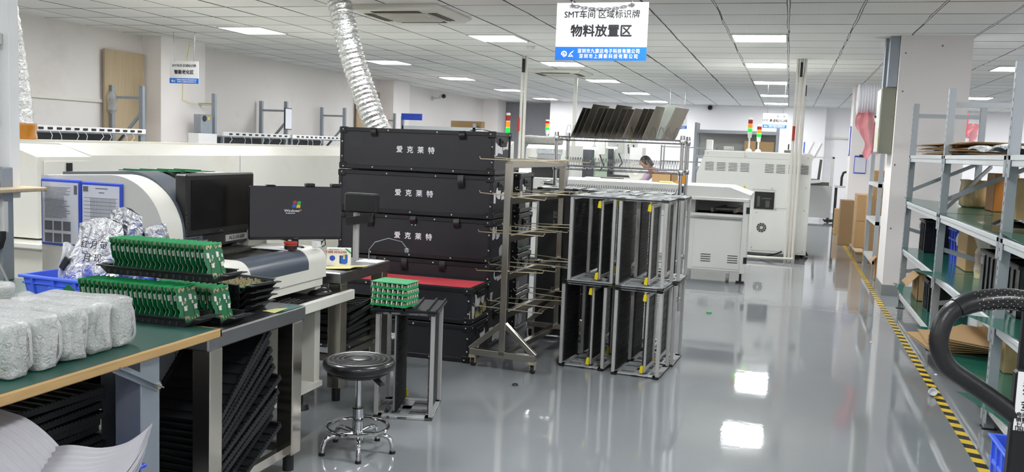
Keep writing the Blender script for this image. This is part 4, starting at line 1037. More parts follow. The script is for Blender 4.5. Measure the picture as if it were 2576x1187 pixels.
for k in range(5):
    a = R(-62+72*k); c, q = math.cos(a), math.sin(a)
    pr = [(0.02, 0.088), (0.08, 0.09), (0.13, 0.088), (0.158, 0.075), (0.172, 0.045), (0.175, 0.008)]
    l = MB().tube([(r_*c, r_*q, z) for r_, z in pr], 0.0115, 12).build('leg', 'chrome', t, False)
    MB().cyl((0.175*c, 0.175*q, 0), (0.175*c, 0.175*q, 0.014), 0.0145).build('foot_cap', 'black_plastic', l, False)
MB().bar((0.06, 0.0, 0.388), (0.135, -0.02, 0.343), 0.035, 0.012, bev=0.004).build('lever', 'black_plastic', t, False)
# ------------------------------------------------------------------ board magazines (slotted racks)
MW, MD, MH = 0.32, 0.365, 0.592
def magazine(lab):
    t = thing('board_magazine', lab, 'rack')
    a, b = MW/2, MD/2
    for z0, nm in ((0.0, 'base_plate'), (MH-0.018, 'top_plate')):
        p = MB().box((-a, -b, z0), (a, -b+0.05, z0+0.018), 0.003).box((-a, b-0.05, z0), (a, b, z0+0.018), 0.003)
        p.box((-a, -b, z0), (-a+0.045, b, z0+0.018), 0.003).box((a-0.045, -b, z0), (a, b, z0+0.018), 0.003)
        p.box((-0.02, -b, z0+0.002), (0.03, b, z0+0.016)).box((-a, -0.03, z0+0.002), (a, 0.03, z0+0.016)).box((0.075, -b, z0+0.003), (0.09, b, z0+0.019))
        q = p.build(nm, 'alu_plate', t, False)
        MB().box((-a-0.002, -b-0.002, z0+0.006), (a+0.002, -b+0.004, z0+0.013)).box((a-0.004, -b-0.002, z0+0.006), (a+0.002, b+0.002, z0+0.013)).build('edge_strip', 'black_plastic', q, False)
    for x in (-a+0.011, a-0.011):
        for y in (-b+0.012, b-0.012): MB().box((x-0.011, y-0.012, 0.018), (x+0.011, y+0.012, MH-0.018), 0.002).build('post', 'alu', t, False)
    def teeth(x, s, n=52):
        z0, z1 = 0.03, MH-0.03; st = (z1-z0)/n; p = [(x, z0)]
        for k in range(n): p += [(x+s*0.006, z0+st*(k+0.15)), (x+s*0.006, z0+st*(k+0.55)), (x+s*0.001, z0+st*(k+0.7)), (x+s*0.001, z0+st*(k+1))]
        return p+[(x, z1), (x-s*0.006, z1), (x-s*0.006, z0)]
    def sw(x, s, y0, y1):
        pol = [(p[0], p[1]) for p in teeth(x, s)]
        return MB().prism(pol, 1, y0, y1)
    sw(-a+0.026, 1, -b+0.03, b-0.03).build('fixed_rail', 'tray_black', t, False, angle=20)
    r_ = sw(0.045, -1, -b+0.03, b-0.03).build('sliding_rail', 'tray_black', t, False, angle=20)
    f = MB()
    for y in (-b+0.04, b-0.06): f.box((0.051, y-0.011, 0.03), (0.064, y+0.011, MH-0.03), 0.002)
    for z in (0.045, MH-0.045): f.box((0.051, -b+0.03, z-0.012), (0.063, b-0.05, z+0.012), 0.002)
    f.build('rail_frame', 'alu', t, False)
    for z in (0.055, MH-0.055): MB().prism([(0.028, z-0.022), (0.05, z-0.026), (0.052, z+0.0), (0.05, z+0.026), (0.034, z+0.02)], 1, -b+0.012, -b+0.03).build('latch', 'yellow', t, False)
    st = MB()
    for k in range(9): st.box((0.047, -b+0.055, 0.07+k*0.056), (0.054, b-0.08, 0.074+k*0.056))
    st.build('rail_stiffener', 'rubber', t, False)
    return t
mp = magazine('black slotted magazine with grey posts, bottom right of the front pair of stacks')
mp.location = (-0.872, 6.065, 0); mp.rotation_euler = (0, 0, R(-4)); mp['group'] = 'board magazines'
MG = 'board magazines'
def mag(x, y, lv, rz, lab): return dup(mp, (x, y, lv*(MH+0.002)), R(rz), lab, MG)
mag(-1.25, 6.14, 0, -5, 'black slotted magazine, lower of the stack nearest the rod trolley')
mag(-1.21, 6.11, 1, -5, 'black slotted magazine, upper of the stack nearest the rod trolley')
mag(-0.872, 6.045, 1, -3, 'black slotted magazine on top of the bottom right front one')
mag(-0.83, 6.47, 0, -3, 'black slotted magazine standing directly behind the bottom right front one')
mag(-0.82, 6.46, 1, -2, 'black slotted magazine, upper one directly behind the right front stack')
mag(-1.19, 6.53, 0, -3, 'black slotted magazine, lower one in the second row left')
mag(-1.17, 6.52, 1, -3, 'black slotted magazine, upper one in the second row left')
mag(-0.97, 6.92, 0, 0, 'black slotted magazine, lower one in the third row toward the aisle')
mag(-0.98, 6.92, 1, 0, 'black slotted magazine, upper one in the third row toward the aisle')
mag(-1.33, 6.95, 0, 0, 'black slotted magazine, lower one in the third row beside the printed ones')
mag(-1.33, 6.95, 1, 0, 'black slotted magazine, upper one in the third row beside the printed ones')
for lv, w in ((0, 'lower'), (1, 'upper')):
    o = mag(-1.70, 6.99, lv, 2, 'black magazine with white EXC print on its flat side, %s one behind the rod trolley' % w)
    MB().box((-MW/2+0.02, -MD/2-0.003, 0.03), (MW/2-0.035, -MD/2+0.006, MH-0.03)).build('print_panel', 'black_plastic', o, False)
    text('EXC SE' if lv == 0 else 'EXC EE', 0.055, 'grey_print', o, (0.0, -MD/2-0.0035, MH*0.55), rot=(PI/2, -PI/2 if lv else PI/2, 0), bold=0.0015)
# the magazine used as a side table by the stool
o = dup(mp, (-1.95, 4.59, 0), R(194), 'black slotted magazine standing alone beside the stool', MG)
for k, dx in enumerate((-0.085, 0.1)):
    t = thing('ribbed_tray', ['black ribbed tray on the lone magazine, under the board block', 'black ribbed tray on the lone magazine with bare grooves'][k], 'tray', (-1.95+dx*0.97, 4.56+dx*0.24, MH+0.001), R(14))
    m = MB().box((-0.09, -0.19, 0), (0.09, 0.19, 0.012), 0.003)
    for x in (-0.085, -0.045, 0.03, 0.08): m.box((x-0.004, -0.19, 0.012), (x+0.004, 0.19, 0.024))
    m.build('tray', 'tray_black', t, False)
    l = MB().box((-0.085, -0.20, 0.006), (0.085, -0.188, 0.016), 0.002).build('front_lip', 'black_gloss', t, False)
pb = thing('circuit_board', 'x', 'circuit board', group='stacked boards on the lone magazine')
ol = []
for k in range(7):
    x = -0.105+k*0.03; ol += [(x, -0.075), (x+0.008, -0.079), (x+0.02, -0.079), (x+0.026, -0.074)]
ol += [(0.105, -0.075), (0.105, 0.075), (-0.105, 0.075)]
MB().prism(ol, 2, 0, 0.013).build('panel', ['board_edge'], pb, False)
c = MB()
for k in range(7):
    x = -0.09+k*0.03
    c.box((x-0.008, -0.0785, 0.013), (x-0.001, -0.066, 0.030), mi=0).box((x+0.003, -0.077, 0.013), (x+0.010, -0.066, 0.024), mi=1).box((x-0.001, -0.076, 0.013), (x+0.003, -0.07, 0.026), mi=2)
for k in range(5):
    y = -0.06+k*0.027
    c.box((0.094, y, 0.013), (0.1065, y+0.008, 0.022), mi=1).box((0.094, y+0.012, 0.013), (0.106, y+0.018, 0.028), mi=0)
c.build('components', ['component_white', 'component_tin', 'component_dark'], pb, False)
for k in range(4):
    p = (-1.99+0.003*(k % 3), 4.45+0.003*(k % 2), MH+0.028+k*0.031); lab = ['lowest green board', 'second green board from below', 'third green board from below', 'upper component board'][k]+' in the board block on the lone magazine'
    if k == 0: pb.location = p; pb.rotation_euler = (0, 0, R(-4)); pb['label'] = lab
    else: dup(pb, p, R(-4), lab)
one(MB(Matrix.Translation((-1.985, 4.45, MH+0.028+4*0.031)) @ Matrix.Rotation(R(-4), 4, 'Z')).box((-0.106, -0.078, 0), (0.106, 0.076, 0.007), 0.002), 'cover_board', 'board_edge', 'plain green board lying face down on top of the board block', 'circuit board')
# ------------------------------------------------------------------ black flight cases
def case(lab, x1, y0, z, w, d, h, seed, straps=(0.2, 0.5, 0.8), lettered=True, open_=False, group=None, rz=0.0, sz=0.053, stain=False, scraps=3, loose=False):
    rnd = random.Random(seed)
    t = thing('storage_case', lab, 'case', (x1, y0, z), rz, group)     # origin at the near right bottom corner, box towards -x and +y
    b = MB()
    if open_:
        th = 0.012
        b.box((-w, 0, 0), (0, d, 0.012)).box((-w, 0, 0), (0, th, h)).box((-w, d-th, 0), (0, d, h)).box((-w, 0, 0), (-w+th, d, h)).box((-th, 0, 0), (0, d, h))
    else: b.box((-w, 0, 0), (0, d, h-0.004), 0.004)
    b.build('body', 'case_black', t, False)
    e = 0.006; s = 0.03
    for zz, nm in ((0.004, 'lower_edging'), (h-s-0.004, 'upper_edging')):
        m = MB()
        m.box((-w-e, -e, zz), (e, 0.001, zz+s), 0.003).box((-w-e, d-0.001, zz), (e, d+e, zz+s), 0.003).box((-0.001, -e, zz), (e, d+e, zz+s), 0.003).box((-w-e, -e, zz), (-w+0.001, d+e, zz+s), 0.003)
        m.build(nm, 'case_edge', t, False)
    v = MB()
    for x in (-w, 0):
        for y in (0, d): v.box((x-e if x else x-0.02, y-e if not y else y-0.02, 0.03), (x+0.02 if x else x+e, y+0.02 if not y else y+e, h-0.03), 0.003)
    builds(v, 'corner_edging', 'case_edge', t, False)
    for x in (-w, 0):
        for zz in ((0.0, h-0.05)):
            MB().box((x-0.012 if x else x-0.05, -0.011, zz), (x+0.05 if x else x+0.012, 0.03, zz+0.05), 0.007).build('corner_cap', 'black_plastic', t, False)
    MB().box((-0.035, d-0.03, h-0.05), (0.012, d+0.011, h), 0.007).build('corner_cap', 'black_plastic', t, False)
    r_ = MB()
    def riv(p, ax):
        q = list(p); q[ax] += (-0.006 if ax == 1 else 0.006); r_.cyl(p, q, 0.0065, 0.003, n=8)
    for x in (-w+0.02, -w*0.68, -w*0.36, -0.025): riv((x, -e-0.003, h-0.02), 1)
    for x in (-w+0.025, -w*0.78, -w*0.52, -w*0.25, -0.03): riv((x, -e-0.003, 0.02), 1)
    for zz in (0.3, 0.65): riv((-w+0.012, -e, h*zz), 1); riv((-0.012, -e, h*zz), 1)
    for y in (0.03, d-0.03): riv((e, y, h-0.02), 0); riv((e, y, 0.02), 0)
    for f in straps:
        if rnd.random() < 0.7: riv((-w+w*f-0.012, -0.001, h-0.07), 1); riv((-w+w*f+0.018, -0.001, h-0.072), 1)
    if stain:
        for i in (0, 1):
            for j in (0, 1): riv((-w*0.42+i*0.04, -0.001, h*0.55+j*0.05), 1); riv((-w*0.92+i*0.04, -0.001, h*0.72+j*0.05), 1)
    r_.build('rivets', 'rivet', t, False)
    for f in straps:
        x = -w+w*f; L = rnd.uniform(0.055, 0.1); k = rnd.uniform(-0.01, 0.012)
        MB().slab(lambda u, v: (x+(u-0.5)*0.045+k*v, -e-0.004-0.012*math.sin(PI*v)*rnd_amp(f), h-0.006-L*v+0.004*u), 3, 6, (0, 0.003, 0)).build('strap', 'black_plastic', t, False)
    if loose:
        MB().slab(lambda u, v: (-w*0.16+u*0.14, 0.02+v*0.05, h+0.003+0.012*math.sin(PI*u)), 8, 3, 0.004).build('strap', 'black_plastic', t, False)
    MB().box((-0.002, d*0.33, h*0.66), (0.012, d*0.72, h*0.86), 0.006).box((0.010, d*0.40, h*0.74), (0.022, d*0.66, h*0.80), 0.003).build('handle', 'black_plastic', t, False)
    for k in range(scraps):
        y = d*(0.1+0.27*k+rnd.uniform(0, 0.08)); zz = h*rnd.uniform(0.2, 0.7); ww = rnd.uniform(0.06, 0.10); hh = rnd.uniform(0.05, 0.10)
        n = 12; pl = []
        for i in range(n):
            a = 2*PI*i/n; q = rnd.uniform(0.65, 1.1); pl.append((y+ww*0.7*q*math.copysign(abs(math.cos(a))**0.5, math.cos(a)), zz+hh*0.6*q*math.copysign(abs(math.sin(a))**0.5, math.sin(a))))
        MB().prism(pl, 0, 0.0, 0.0018).build('torn_label', 'label_scrap', t, False)
    if stain:
        MB().prism([(d*0.02, 0.03), (d*0.3, 0.02), (d*0.7, 0.04), (d*0.9, 0.06), (d*0.85, h*0.5), (d*0.55, h*0.42), (d*0.2, h*0.3)], 0, 0.0, 0.0012).build('tape_residue', 'label_stain', t, False)
        MB().prism([(d*0.05, 0.04), (d*0.12, 0.05), (d*0.11, h*0.3), (d*0.04, h*0.32)], 0, 0.0012, 0.0022).build('yellow_tape', 'yellow', t, False)
    if lettered: text('爱 克 莱 特', sz, 'white_print', t, (-w*0.5-(0.033 if w < 1.2 else 0), -0.002, h*0.5), space=1.32, bold=0.001)
    return t
def rnd_amp(f): return 0.6+0.8*((f*7.3) % 1)
CH = 0.3165
TL = ['bottom black case of the tall stack, behind the open case', 'black case second from the floor in the tall stack, straps hanging', 'black case in the middle of the tall stack, third lettering from the top', 'black case second from the top of the tall stack', 'topmost black case of the tall stack with white characters']
for k in range(5):
    case(TL[k], -2.025, 6.2, k*(CH+0.003), 1.22, 0.38, CH, 20+k, straps=((0.3, 0.55, 0.8), (0.25, 0.45, 0.7), (0.22, 0.50, 0.78), (0.80,), (0.22, 0.80))[k], lettered=k > 1, group='cases of the tall stack', rz=R(0.6*(k % 2)-0.3), loose=(k == 4), scraps=3)

t = case('bottom black case of the low front stack, behind the stool', -2.01, 5.76, 0.0, 1.15, 0.385, 0.262, 31, straps=(0.13,), group='cases of the low front stack', sz=0.05)
t = case('open black case of red foam on the low front stack', -2.01, 5.76, 0.265, 1.15, 0.385, 0.255, 32, straps=(), open_=True, stain=True, group='cases of the low front stack', sz=0.05)
one(MB().box((-3.14, 5.78, 0.30), (-2.03, 6.125, 0.517), 0.006), 'red_foam', 'red_foam', 'red foam filling the open black case', 'foam')
for k in range(4): case('black case of the stack behind the rod trolley, %s' % ['on the floor', 'second from the floor', 'third from the floor', 'topmost'][k], -2.02, 6.86, k*0.322, 1.1, 0.385, 0.318, 41+k, straps=(), lettered=False, group='cases of the second stack')
for k in range(4): case('black case of the rearmost stack, %s' % ['on the floor', 'second from the floor', 'third from the floor', 'open on top with red inside'][k], -2.33, 7.45, k*0.328, 0.8, 0.385, 0.325, 51+k, straps=(), lettered=False, group='cases of the rearmost stack', open_=(k == 3), scraps=1)
one(MB().box((-3.11, 7.48, 1.02), (-2.35, 7.81, 1.285), 0.006), 'red_foam', 'red_foam', 'red foam inside the open case of the rearmost stack', 'foam')
for (x, y, z, w, h, n, l) in ((-2.006, 7.03, 0.66, 0.03, 0.055, 'green_tape', 'small green tape scrap on the third case seen through the rod trolley'), (-2.006, 6.44, 0.40, 0.03, 0.06, 'green_tape', 'green tape scrap on the tall stack beside the open case'), (-2.006, 6.50, 0.17, 0.06, 0.10, 'paper_white', 'white paper label low on the tall stack by the rod trolley foot')):
    one(MB().box((x, y-w/2, z), (x+0.002, y+w/2, z+h)), 'tape_scrap', n, l, 'label')
# ------------------------------------------------------------------ rod trolley
A = Vector((-1.744, 5.68, 0)); B = Vector((-1.655, 6.80, 0))
t = thing('rod_trolley', 'stainless trolley with rows of thin hanging rods beside the black cases', 'trolley', tuple((A+B)/2))
dv = (B-A).normalized(); pv = Vector((dv.y, -dv.x, 0))
for P in (A, B):
    MB().bar(P+Vector((0, 0, 0.1)), P+Vector((0, 0, 1.385)), 0.045, 0.045, up=dv, bev=0.003).build('post', 'stainless', t)
    l, r_ = P-pv*0.235, P+pv*0.235
    MB().bar(l+Vector((0, 0, 0.105)), r_+Vector((0, 0, 0.105)), 0.045, 0.045, bev=0.003).build('foot_bar', 'stainless', t)
    for e in (l, r_): MB().bar(e+Vector((0, 0, 0.12)), P+Vector((0, 0, 0.32)), 0.035, 0.035, bev=0.003).build('foot_brace', 'stainless', t)
    for e in (l+pv*0.02, r_-pv*0.02):
        c = MB().bar(e+Vector((0, 0, 0.085)), e+Vector((0, 0, 0.065)), 0.045, 0.045, up=(0, 1, 0)).box((e.x-0.018, e.y-0.004, 0.025), (e.x-0.013, e.y+0.03, 0.07)).box((e.x+0.013, e.y-0.004, 0.025), (e.x+0.018, e.y+0.03, 0.07)).build('caster', 'rod_brass', t)
        MB().cyl((e.x-0.012, e.y+0.02, 0.03), (e.x+0.012, e.y+0.02, 0.03), 0.03, n=18).build('wheel', 'rubber', c)
MB().bar(A+Vector((0, 0, 0.105)), B+Vector((0, 0, 0.105)), 0.04, 0.04, bev=0.003).build('base_beam', 'stainless', t)
for k, z in enumerate((1.375, 1.135, 0.885, 0.63, 0.375)):
    MB().bar(A+Vector((0, 0, z)), B+Vector((0, 0, z)), 0.04, 0.045, bev=0.003).build('cross_beam', 'stainless', t)
    for j in range(5):
        c = A+(B-A)*(0.06+0.21*j)+Vector((0, 0, z+0.028)); sl = 0.012*math.sin(j*2.1+k*1.7); dd = dv*(0.02*math.sin(j*1.3+k))
        MB().tube([c-pv*0.245+dd+Vector((0, 0, 0.015+sl)), c-pv*0.238+dd+Vector((0, 0, sl)), c, c+pv*0.238-dd+Vector((0, 0, -sl)), c+pv*0.247-dd+Vector((0, 0, 0.018-sl))], 0.003, 6).build('hanging_rod', 'rod_brass', t)
# ------------------------------------------------------------------ chrome wire shelf with steel plates
t = thing('wire_shelf', 'tall chrome wire shelf behind the black magazines, holding steel plates', 'shelf', (-1.455, 8.22, 0))
WX0, WX1, WY0, WY1 = -2.02, -0.89, 8.0, 8.45
for x in (WX0, WX1):
    for y in (WY0, WY1):
        p = MB().cyl((x, y, 0.02), (x, y, 1.62), 0.0165, n=14)
        p.build('post', 'chrome', t)
        MB().lathe([(0.022, 0), (0.02, 0.05), (0.0, 0.052)], 12, (x, y, 1.59)).build('post_cap', 'chrome', t)
def wire_deck(z, nteeth, th, split=True):
    w = MB()
    for y in (WY0, WY1):
        w.cyl((WX0, y, z), (WX1, y, z), 0.004, n=6).cyl((WX0, y, z-0.03), (WX1, y, z-0.03), 0.004, n=6)
        n = 46
        w.tube([(WX0+(WX1-WX0)*k/n, y, z-0.03*(k % 2)) for k in range(n+1)], 0.0022, 4)
    for x in (WX0, WX1):
        w.cyl((x, WY0, z), (x, WY1, z), 0.004, n=6).cyl((x, WY0, z-0.03), (x, WY1, z-0.03), 0.004, n=6)
        w.tube([(x, WY0+(WY1-WY0)*k/16, z-0.03*(k % 2)) for k in range(17)], 0.0022, 4)
    for k in range(1, 44): w.cyl((WX0+(WX1-WX0)*k/44, WY0, z+0.003), (WX0+(WX1-WX0)*k/44, WY1, z+0.003), 0.002, n=4)
    for y in (WY0+0.15, WY1-0.15): w.cyl((WX0, y, z-0.004), (WX1, y, z-0.004), 0.003, n=5)
    d = w.build('wire_deck', 'chrome_wire', t)
    if nteeth:
        v = MB()
        for y in (WY0+0.10, WY1-0.12):
            pts = []
            for k in range(nteeth):
                x = WX0+0.05+(WX1-WX0-0.08)*k/nteeth; s = (WX1-WX0)/nteeth
                pts += [(x, y, z), (x+s*0.38, y, z+th), (x+s*0.5, y, z+th+0.004), (x+s*0.62, y, z+th)]
            v.tube(pts, 0.0022, 4)
        v.build('plate_divider', 'chrome_wire', d)
    for x in (WX0, WX1):
        for y in (WY0, WY1): MB().lathe([(0.023, -0.025), (0.027, 0), (0.023, 0.02)], 12, (x, y, z-0.015)).build('clip', 'chrome', d)
wire_deck(1.60, 15, 0.105); wire_deck(1.335, 44, 0.075); wire_deck(1.10, 48, 0.06); wire_deck(0.55, 0, 0); wire_deck(0.15, 0, 0)
MB().tube([(WX0, WY0, 1.16), (WX0-0.10, WY0+0.02, 1.165), (WX0-0.14, WY0+0.08, 1.17), (WX0-0.13, WY1-0.1, 1.175), (WX0, WY1, 1.18)], 0.012, 10).build('push_handle', 'chrome', t)
for k in range(14):
    xs = [-1.78, -1.745, -1.70, -1.635, -1.58, -1.545, -1.485, -1.425, -1.37, -1.31, -1.235, -1.185, -1.135, -0.965][k] if k < 13 else -0.965
    big = k in (2, 6, 12)
    h = [0.28, 0.275, 0.315, 0.28, 0.28, 0.28, 0.315, 0.28, 0.28, 0.285, 0.285, 0.285, 0.31, 0.305][k]
    m = 'plate_dark' if k not in (9, 12, 13) else 'plate_metal'
    o = one(MB(Matrix.Translation((xs-0.08, 8.22, 1.606)) @ Matrix.Rotation(R(-14), 4, 'Z') @ Matrix.Rotation(R(23), 4, 'Y')).box((-0.0012, -0.17, 0), (0.0012, 0.17, h)).box((-0.0025, -0.17, h-0.008), (0.0025, 0.17, h)), 'steel_plate', m, 'dark thin steel plate leaning among the row on top of the wire shelf' if m == 'plate_dark' else ['pale worn steel plate standing mid row on the wire shelf top', 'large steel plate at the right end of the close row on top', 'brown steel plate leaning alone at the right end of the wire shelf top'][(9, 12, 13).index(k)], 'plate', 'steel plates leaning on the wire shelf')
one(MB(Matrix.Translation((-1.10, 8.22, 1.606)) @ Matrix.Rotation(R(-20), 4, 'Z') @ Matrix.Rotation(R(16), 4, 'Y')).box((-0.0015, -0.12, 0), (0.0015, 0.12, 0.32)), 'clear_plate', 'plate_clear', 'translucent greenish plate between the leaning steel plates', 'plate')
t = thing('plate_brush', 'orange scraper with black handle hanging on the wire shelf post', 'scraper', (-0.875, 8.1, 1.17))
MB().box((-0.89, 8.09, 1.22), (-0.86, 8.10, 1.30), 0.003).build('blade', 'brush_orange', t)
MB().box((-0.885, 8.088, 1.14), (-0.868, 8.102, 1.20), 0.003).build('handle', 'black_plastic', t)
# ------------------------------------------------------------------ white conveyor machine in the middle
t = thing('loader_machine', 'long low white conveyor machine with a sloping end, beside the magazines', 'machine', (-2.2, 11.2, 0))
MB().box((-4.0, 10.85, 0.12), (-0.42, 11.75, 0.80), 0.006).build('lower_cabinet', 'white_machine', t)
MB().prism([(-4.0, 0.985), (-0.385, 0.985), (-0.385, 1.035), (-0.62, 1.115), (-4.0, 1.115)], 1, 10.74, 11.8).build('hood', 'white_machine', t)
MB().box((-4.0, 11.3, 0.80), (-0.42, 11.75, 0.985)).box((-4.0, 10.9, 0.80), (-1.02, 11.4, 0.985)).build('inner_wall', 'grey_machine', t)
MB().box((-1.05, 10.72, 0.955), (-0.40, 10.78, 0.99), 0.003).box((-1.05, 10.76, 0.77), (-0.44, 11.4, 0.80), 0.003).build('bay_frame', 'white_machine', t)
MB().box((-0.46, 10.74, 0.12), (-0.40, 10.84, 0.99), 0.004).build('corner_post', 'white_machine', t)
MB().box((-1.02, 10.842, 0.15), (-0.47, 10.852, 0.72), 0.004).build('door', 'white_machine', t)
for x in (-0.92, -0.61):
    s = MB()
    for k in range(4): s.box((x, 10.838, 0.225+k*0.027), (x+0.115, 10.845, 0.234+k*0.027))
    s.build('vent', 'seam', t)
MB().box((-3.9, 10.846, 0.735), (-0.48, 10.852, 0.739)).build('seam', 'seam', t)
c = MB().bar((-0.82, 10.84, 0.84), (-0.68, 11.35, 0.86), 0.03, 0.05).bar((-0.56, 10.82, 0.84), (-0.50, 11.35, 0.86), 0.03, 0.05)
for k in range(6): c.cyl((-0.78+k*0.02, 10.9+k*0.07, 0.85), (-0.545+k*0.01, 10.88+k*0.07, 0.85), 0.012, n=8)
c.build('conveyor', 'conveyor_dark', t)
for z in (0.24, 0.82): MB().box((-0.425, 10.735, z), (-0.385, 10.75, z+0.075)).build('hinge', 'black_plastic', t)
MB().prism([(-1.52, 1.0), (-1.62, 1.0), (-1.52, 1.1)], 1, 10.735, 10.745).build('gusset', 'white_machine', t)
for x in (-0.6,):
    f = MB().box((x-0.02, 10.86, 0.06), (x+0.02, 10.92, 0.12)).build('caster', 'alu', t); MB().cyl((x-0.018, 10.88, 0.05), (x+0.018, 10.88, 0.05), 0.05).build('wheel', 'cable_grey', f)
for x in (-0.45, -2.2, -3.8): MB().cyl((x, 10.83, 0), (x, 10.83, 0.02), 0.05).cyl((x, 10.83, 0.02), (x, 10.83, 0.12), 0.014).build('levelling_foot', 'black_plastic', t)
# small things on its top
t = thing('black_bin', 'black plastic bin on the white conveyor machine, left of the wire shelf', 'bin', (-2.88, 11.15, 1.117))
b = MB()
for s in (-1, 1): b.box((s*0.20-0.006, -0.15, 0), (s*0.20+0.006, 0.15, 0.13)).box((-0.2, s*0.15-0.006, 0), (0.2, s*0.15+0.006, 0.13))
b.box((-0.2, -0.15, 0), (0.2, 0.15, 0.006)).build('body', 'tray_black', t, False)
MB().box((-0.215, -0.165, 0.115), (-0.19, 0.165, 0.13)).box((0.19, -0.165, 0.115), (0.215, 0.165, 0.13)).box((-0.215, -0.165, 0.115), (0.215, -0.14, 0.13)).box((-0.215, 0.14, 0.115), (0.215, 0.165, 0.13)).build('rim', 'tray_black', t, False)
for (x, y, w, d, h, m, l) in ((-2.32, 11.1, 0.18, 0.12, 0.03, 'paper_white', 'small white packet on the white conveyor machine'), (-1.42, 11.2, 0.16, 0.10, 0.02, 'manila', 'small tan part on the white conveyor machine top'), (-1.28, 11.2, 0.05, 0.05, 0.03, 'brush_orange', 'tiny orange part on the white conveyor machine top')):
    one(MB().box((x-w/2, y-d/2, 1.1165), (x+w/2, y+d/2, 1.1165+h), 0.004), 'small_part', m, l, 'part')
t = thing('component_reel', 'round pale component reel standing on the white conveyor machine', 'reel', (-1.86, 11.6, 1.1165))
MB().cyl((0, 0, 0.105), (0, 0.03, 0.105), 0.104, n=36).build('flange', 'cream', t, False)
MB().cyl((0, -0.012, 0.105), (0, 0, 0.105), 0.035, n=24).build('hub', 'white_print', t, False)
one(MB().box((-1.63, 11.45, 1.1165), (-1.40, 11.62, 1.235)), 'carton_box', 'carton', 'open brown carton on the white conveyor machine before the person', 'carton')
one(MB().box((-1.39, 11.45, 1.1165), (-1.32, 11.60, 1.23)), 'carton_box', 'carton_dark', 'narrow darker carton beside the open brown one', 'carton')
# ------------------------------------------------------------------ machines behind
def tower(x, y, z, h, lab, pole=0.0, sc_=1.0):
    t = thing('signal_tower', lab, 'signal light', (x, y, z), 0, 'signal towers'); r_ = 0.033*sc_
    if pole: MB().cyl((0, 0, 0), (0, 0, pole), 0.012, n=10).lathe([(0.045, 0), (0.045, 0.015), (0.02, 0.04), (0.0, 0.04)], 14).build('pole', 'pale_metal', t, False)
    MB().cyl((0, 0, pole), (0, 0, pole+h*0.28), r_*0.8, r_, n=16).build('neck', 'pale_metal', t, False)
    z0 = pole+h*0.28
    for k, m in enumerate(('green_lens', 'amber_lens', 'red_lens')):
        MB().cyl((0, 0, z0+k*h*0.22), (0, 0, z0+k*h*0.22+h*0.19), r_, n=16).build(m.split('_')[0]+'_lens', m, t, False)
        MB().cyl((0, 0, z0+k*h*0.22+h*0.19), (0, 0, z0+(k+1)*h*0.22), r_*1.02, n=16).build('ring', 'pale_metal', t, False)
    MB().lathe([(r_, 0), (r_, h*0.04), (r_*0.7, h*0.06), (0, h*0.06)], 16, (0, 0, z0+3*h*0.22)).build('cap', 'pale_metal', t, False)
    return t
# big cream machine behind the white one
t = thing('printer_machine', 'big pale machine with vents and a round fan, behind the three white pipes', 'machine', (-0.45, 14.3, 0))
MB().prism([(-1.30, 0.07), (0.33, 0.07), (0.33, 1.44), (0.36, 1.50), (0.30, 1.55), (-1.18, 1.55), (-1.30, 1.2)], 1, 13.78, 15.2).build('body', 'white_machine', t)
MB().box((0.10, 13.77, 0.10), (0.32, 13.785, 0.70), 0.003).build('panel', 'white_machine', t)
MB().box((-0.45, 13.77, 0.10), (0.09, 13.785, 0.68), 0.003).build('panel', 'white_machine', t)
MB().prism([(-1.20, 0.74), (-1.28, 0.74), (-1.26, 1.22), (-1.16, 1.40), (0.12, 1.42), (0.24, 0.98), (0.24, 0.74), (-0.14, 0.74), (-0.14, 1.0), (-0.48, 1.0), (-0.48, 0.74)], 1, 13.768, 13.785).build('panel', 'white_machine', t)
MB().box((-1.2, 13.77, 1.45), (-0.62, 13.785, 1.54), 0.002).build('panel', 'white_machine', t); MB().box((-0.61, 13.77, 1.45), (0.30, 13.785, 1.54), 0.002).build('panel', 'white_machine', t)
MB().box((-0.44, 13.76, 0.715), (-0.16, 13.79, 0.965)).build('bay', 'black_plastic', t)
MB().box((-0.40, 13.755, 0.75), (-0.36, 13.78, 0.9)).box((-0.28, 13.755, 0.74), (-0.22, 13.78, 0.84)).box((-0.34, 13.755, 0.86), (-0.2, 13.77, 0.88)).build('bay_fitting', 'conveyor_dark', t)
for x in (-1.18, -1.01, -0.84, -0.67, -0.32, -0.16, 0.01, 0.16):
    s = MB()
    for k in range(6): s.box((x, 13.764, 1.25+k*0.022), (x+0.125, 13.77, 1.257+k*0.022))
    s.build('vent', 'seam', t)
f = MB()
for q in range(2):
    for k in range(10):
        a = 2*PI*k/10+q*0.3; r0_, r1_ = ((0.025, 0.045), (0.05, 0.07))[q]
        f.prism([(-0.315+r0_*math.cos(a), 0.44+r0_*math.sin(a)), (-0.315+r1_*math.cos(a), 0.44+r1_*math.sin(a)), (-0.315+r1_*math.cos(a+0.45), 0.44+r1_*math.sin(a+0.45)), (-0.315+r0_*math.cos(a+0.45), 0.44+r0_*math.sin(a+0.45))], 1, 13.762, 13.771)
f.build('fan_grille', 'seam', t)
MB().prism([(-0.62, 1.0), (-0.56, 1.0), (-0.59, 1.05)], 1, 13.762, 13.768).build('warning_label', 'yellow', t)
b = MB()
for (x, z) in ((-1.15, 1.5), (-0.6, 1.47), (0.27, 1.48), (0.2, 1.38), (0.27, 1.05), (0.27, 0.72), (-0.13, 0.72), (-0.2, 1.02), (-0.4, 0.66), (-0.44, 0.14), (0.05, 0.13), (0.14, 0.13), (0.28, 0.13), (-1.1, 1.37), (-0.3, 1.37)): b.cyl((x, 13.762, z), (x, 13.785, z), 0.011, n=8)
b.build('screws', 'alu', t)
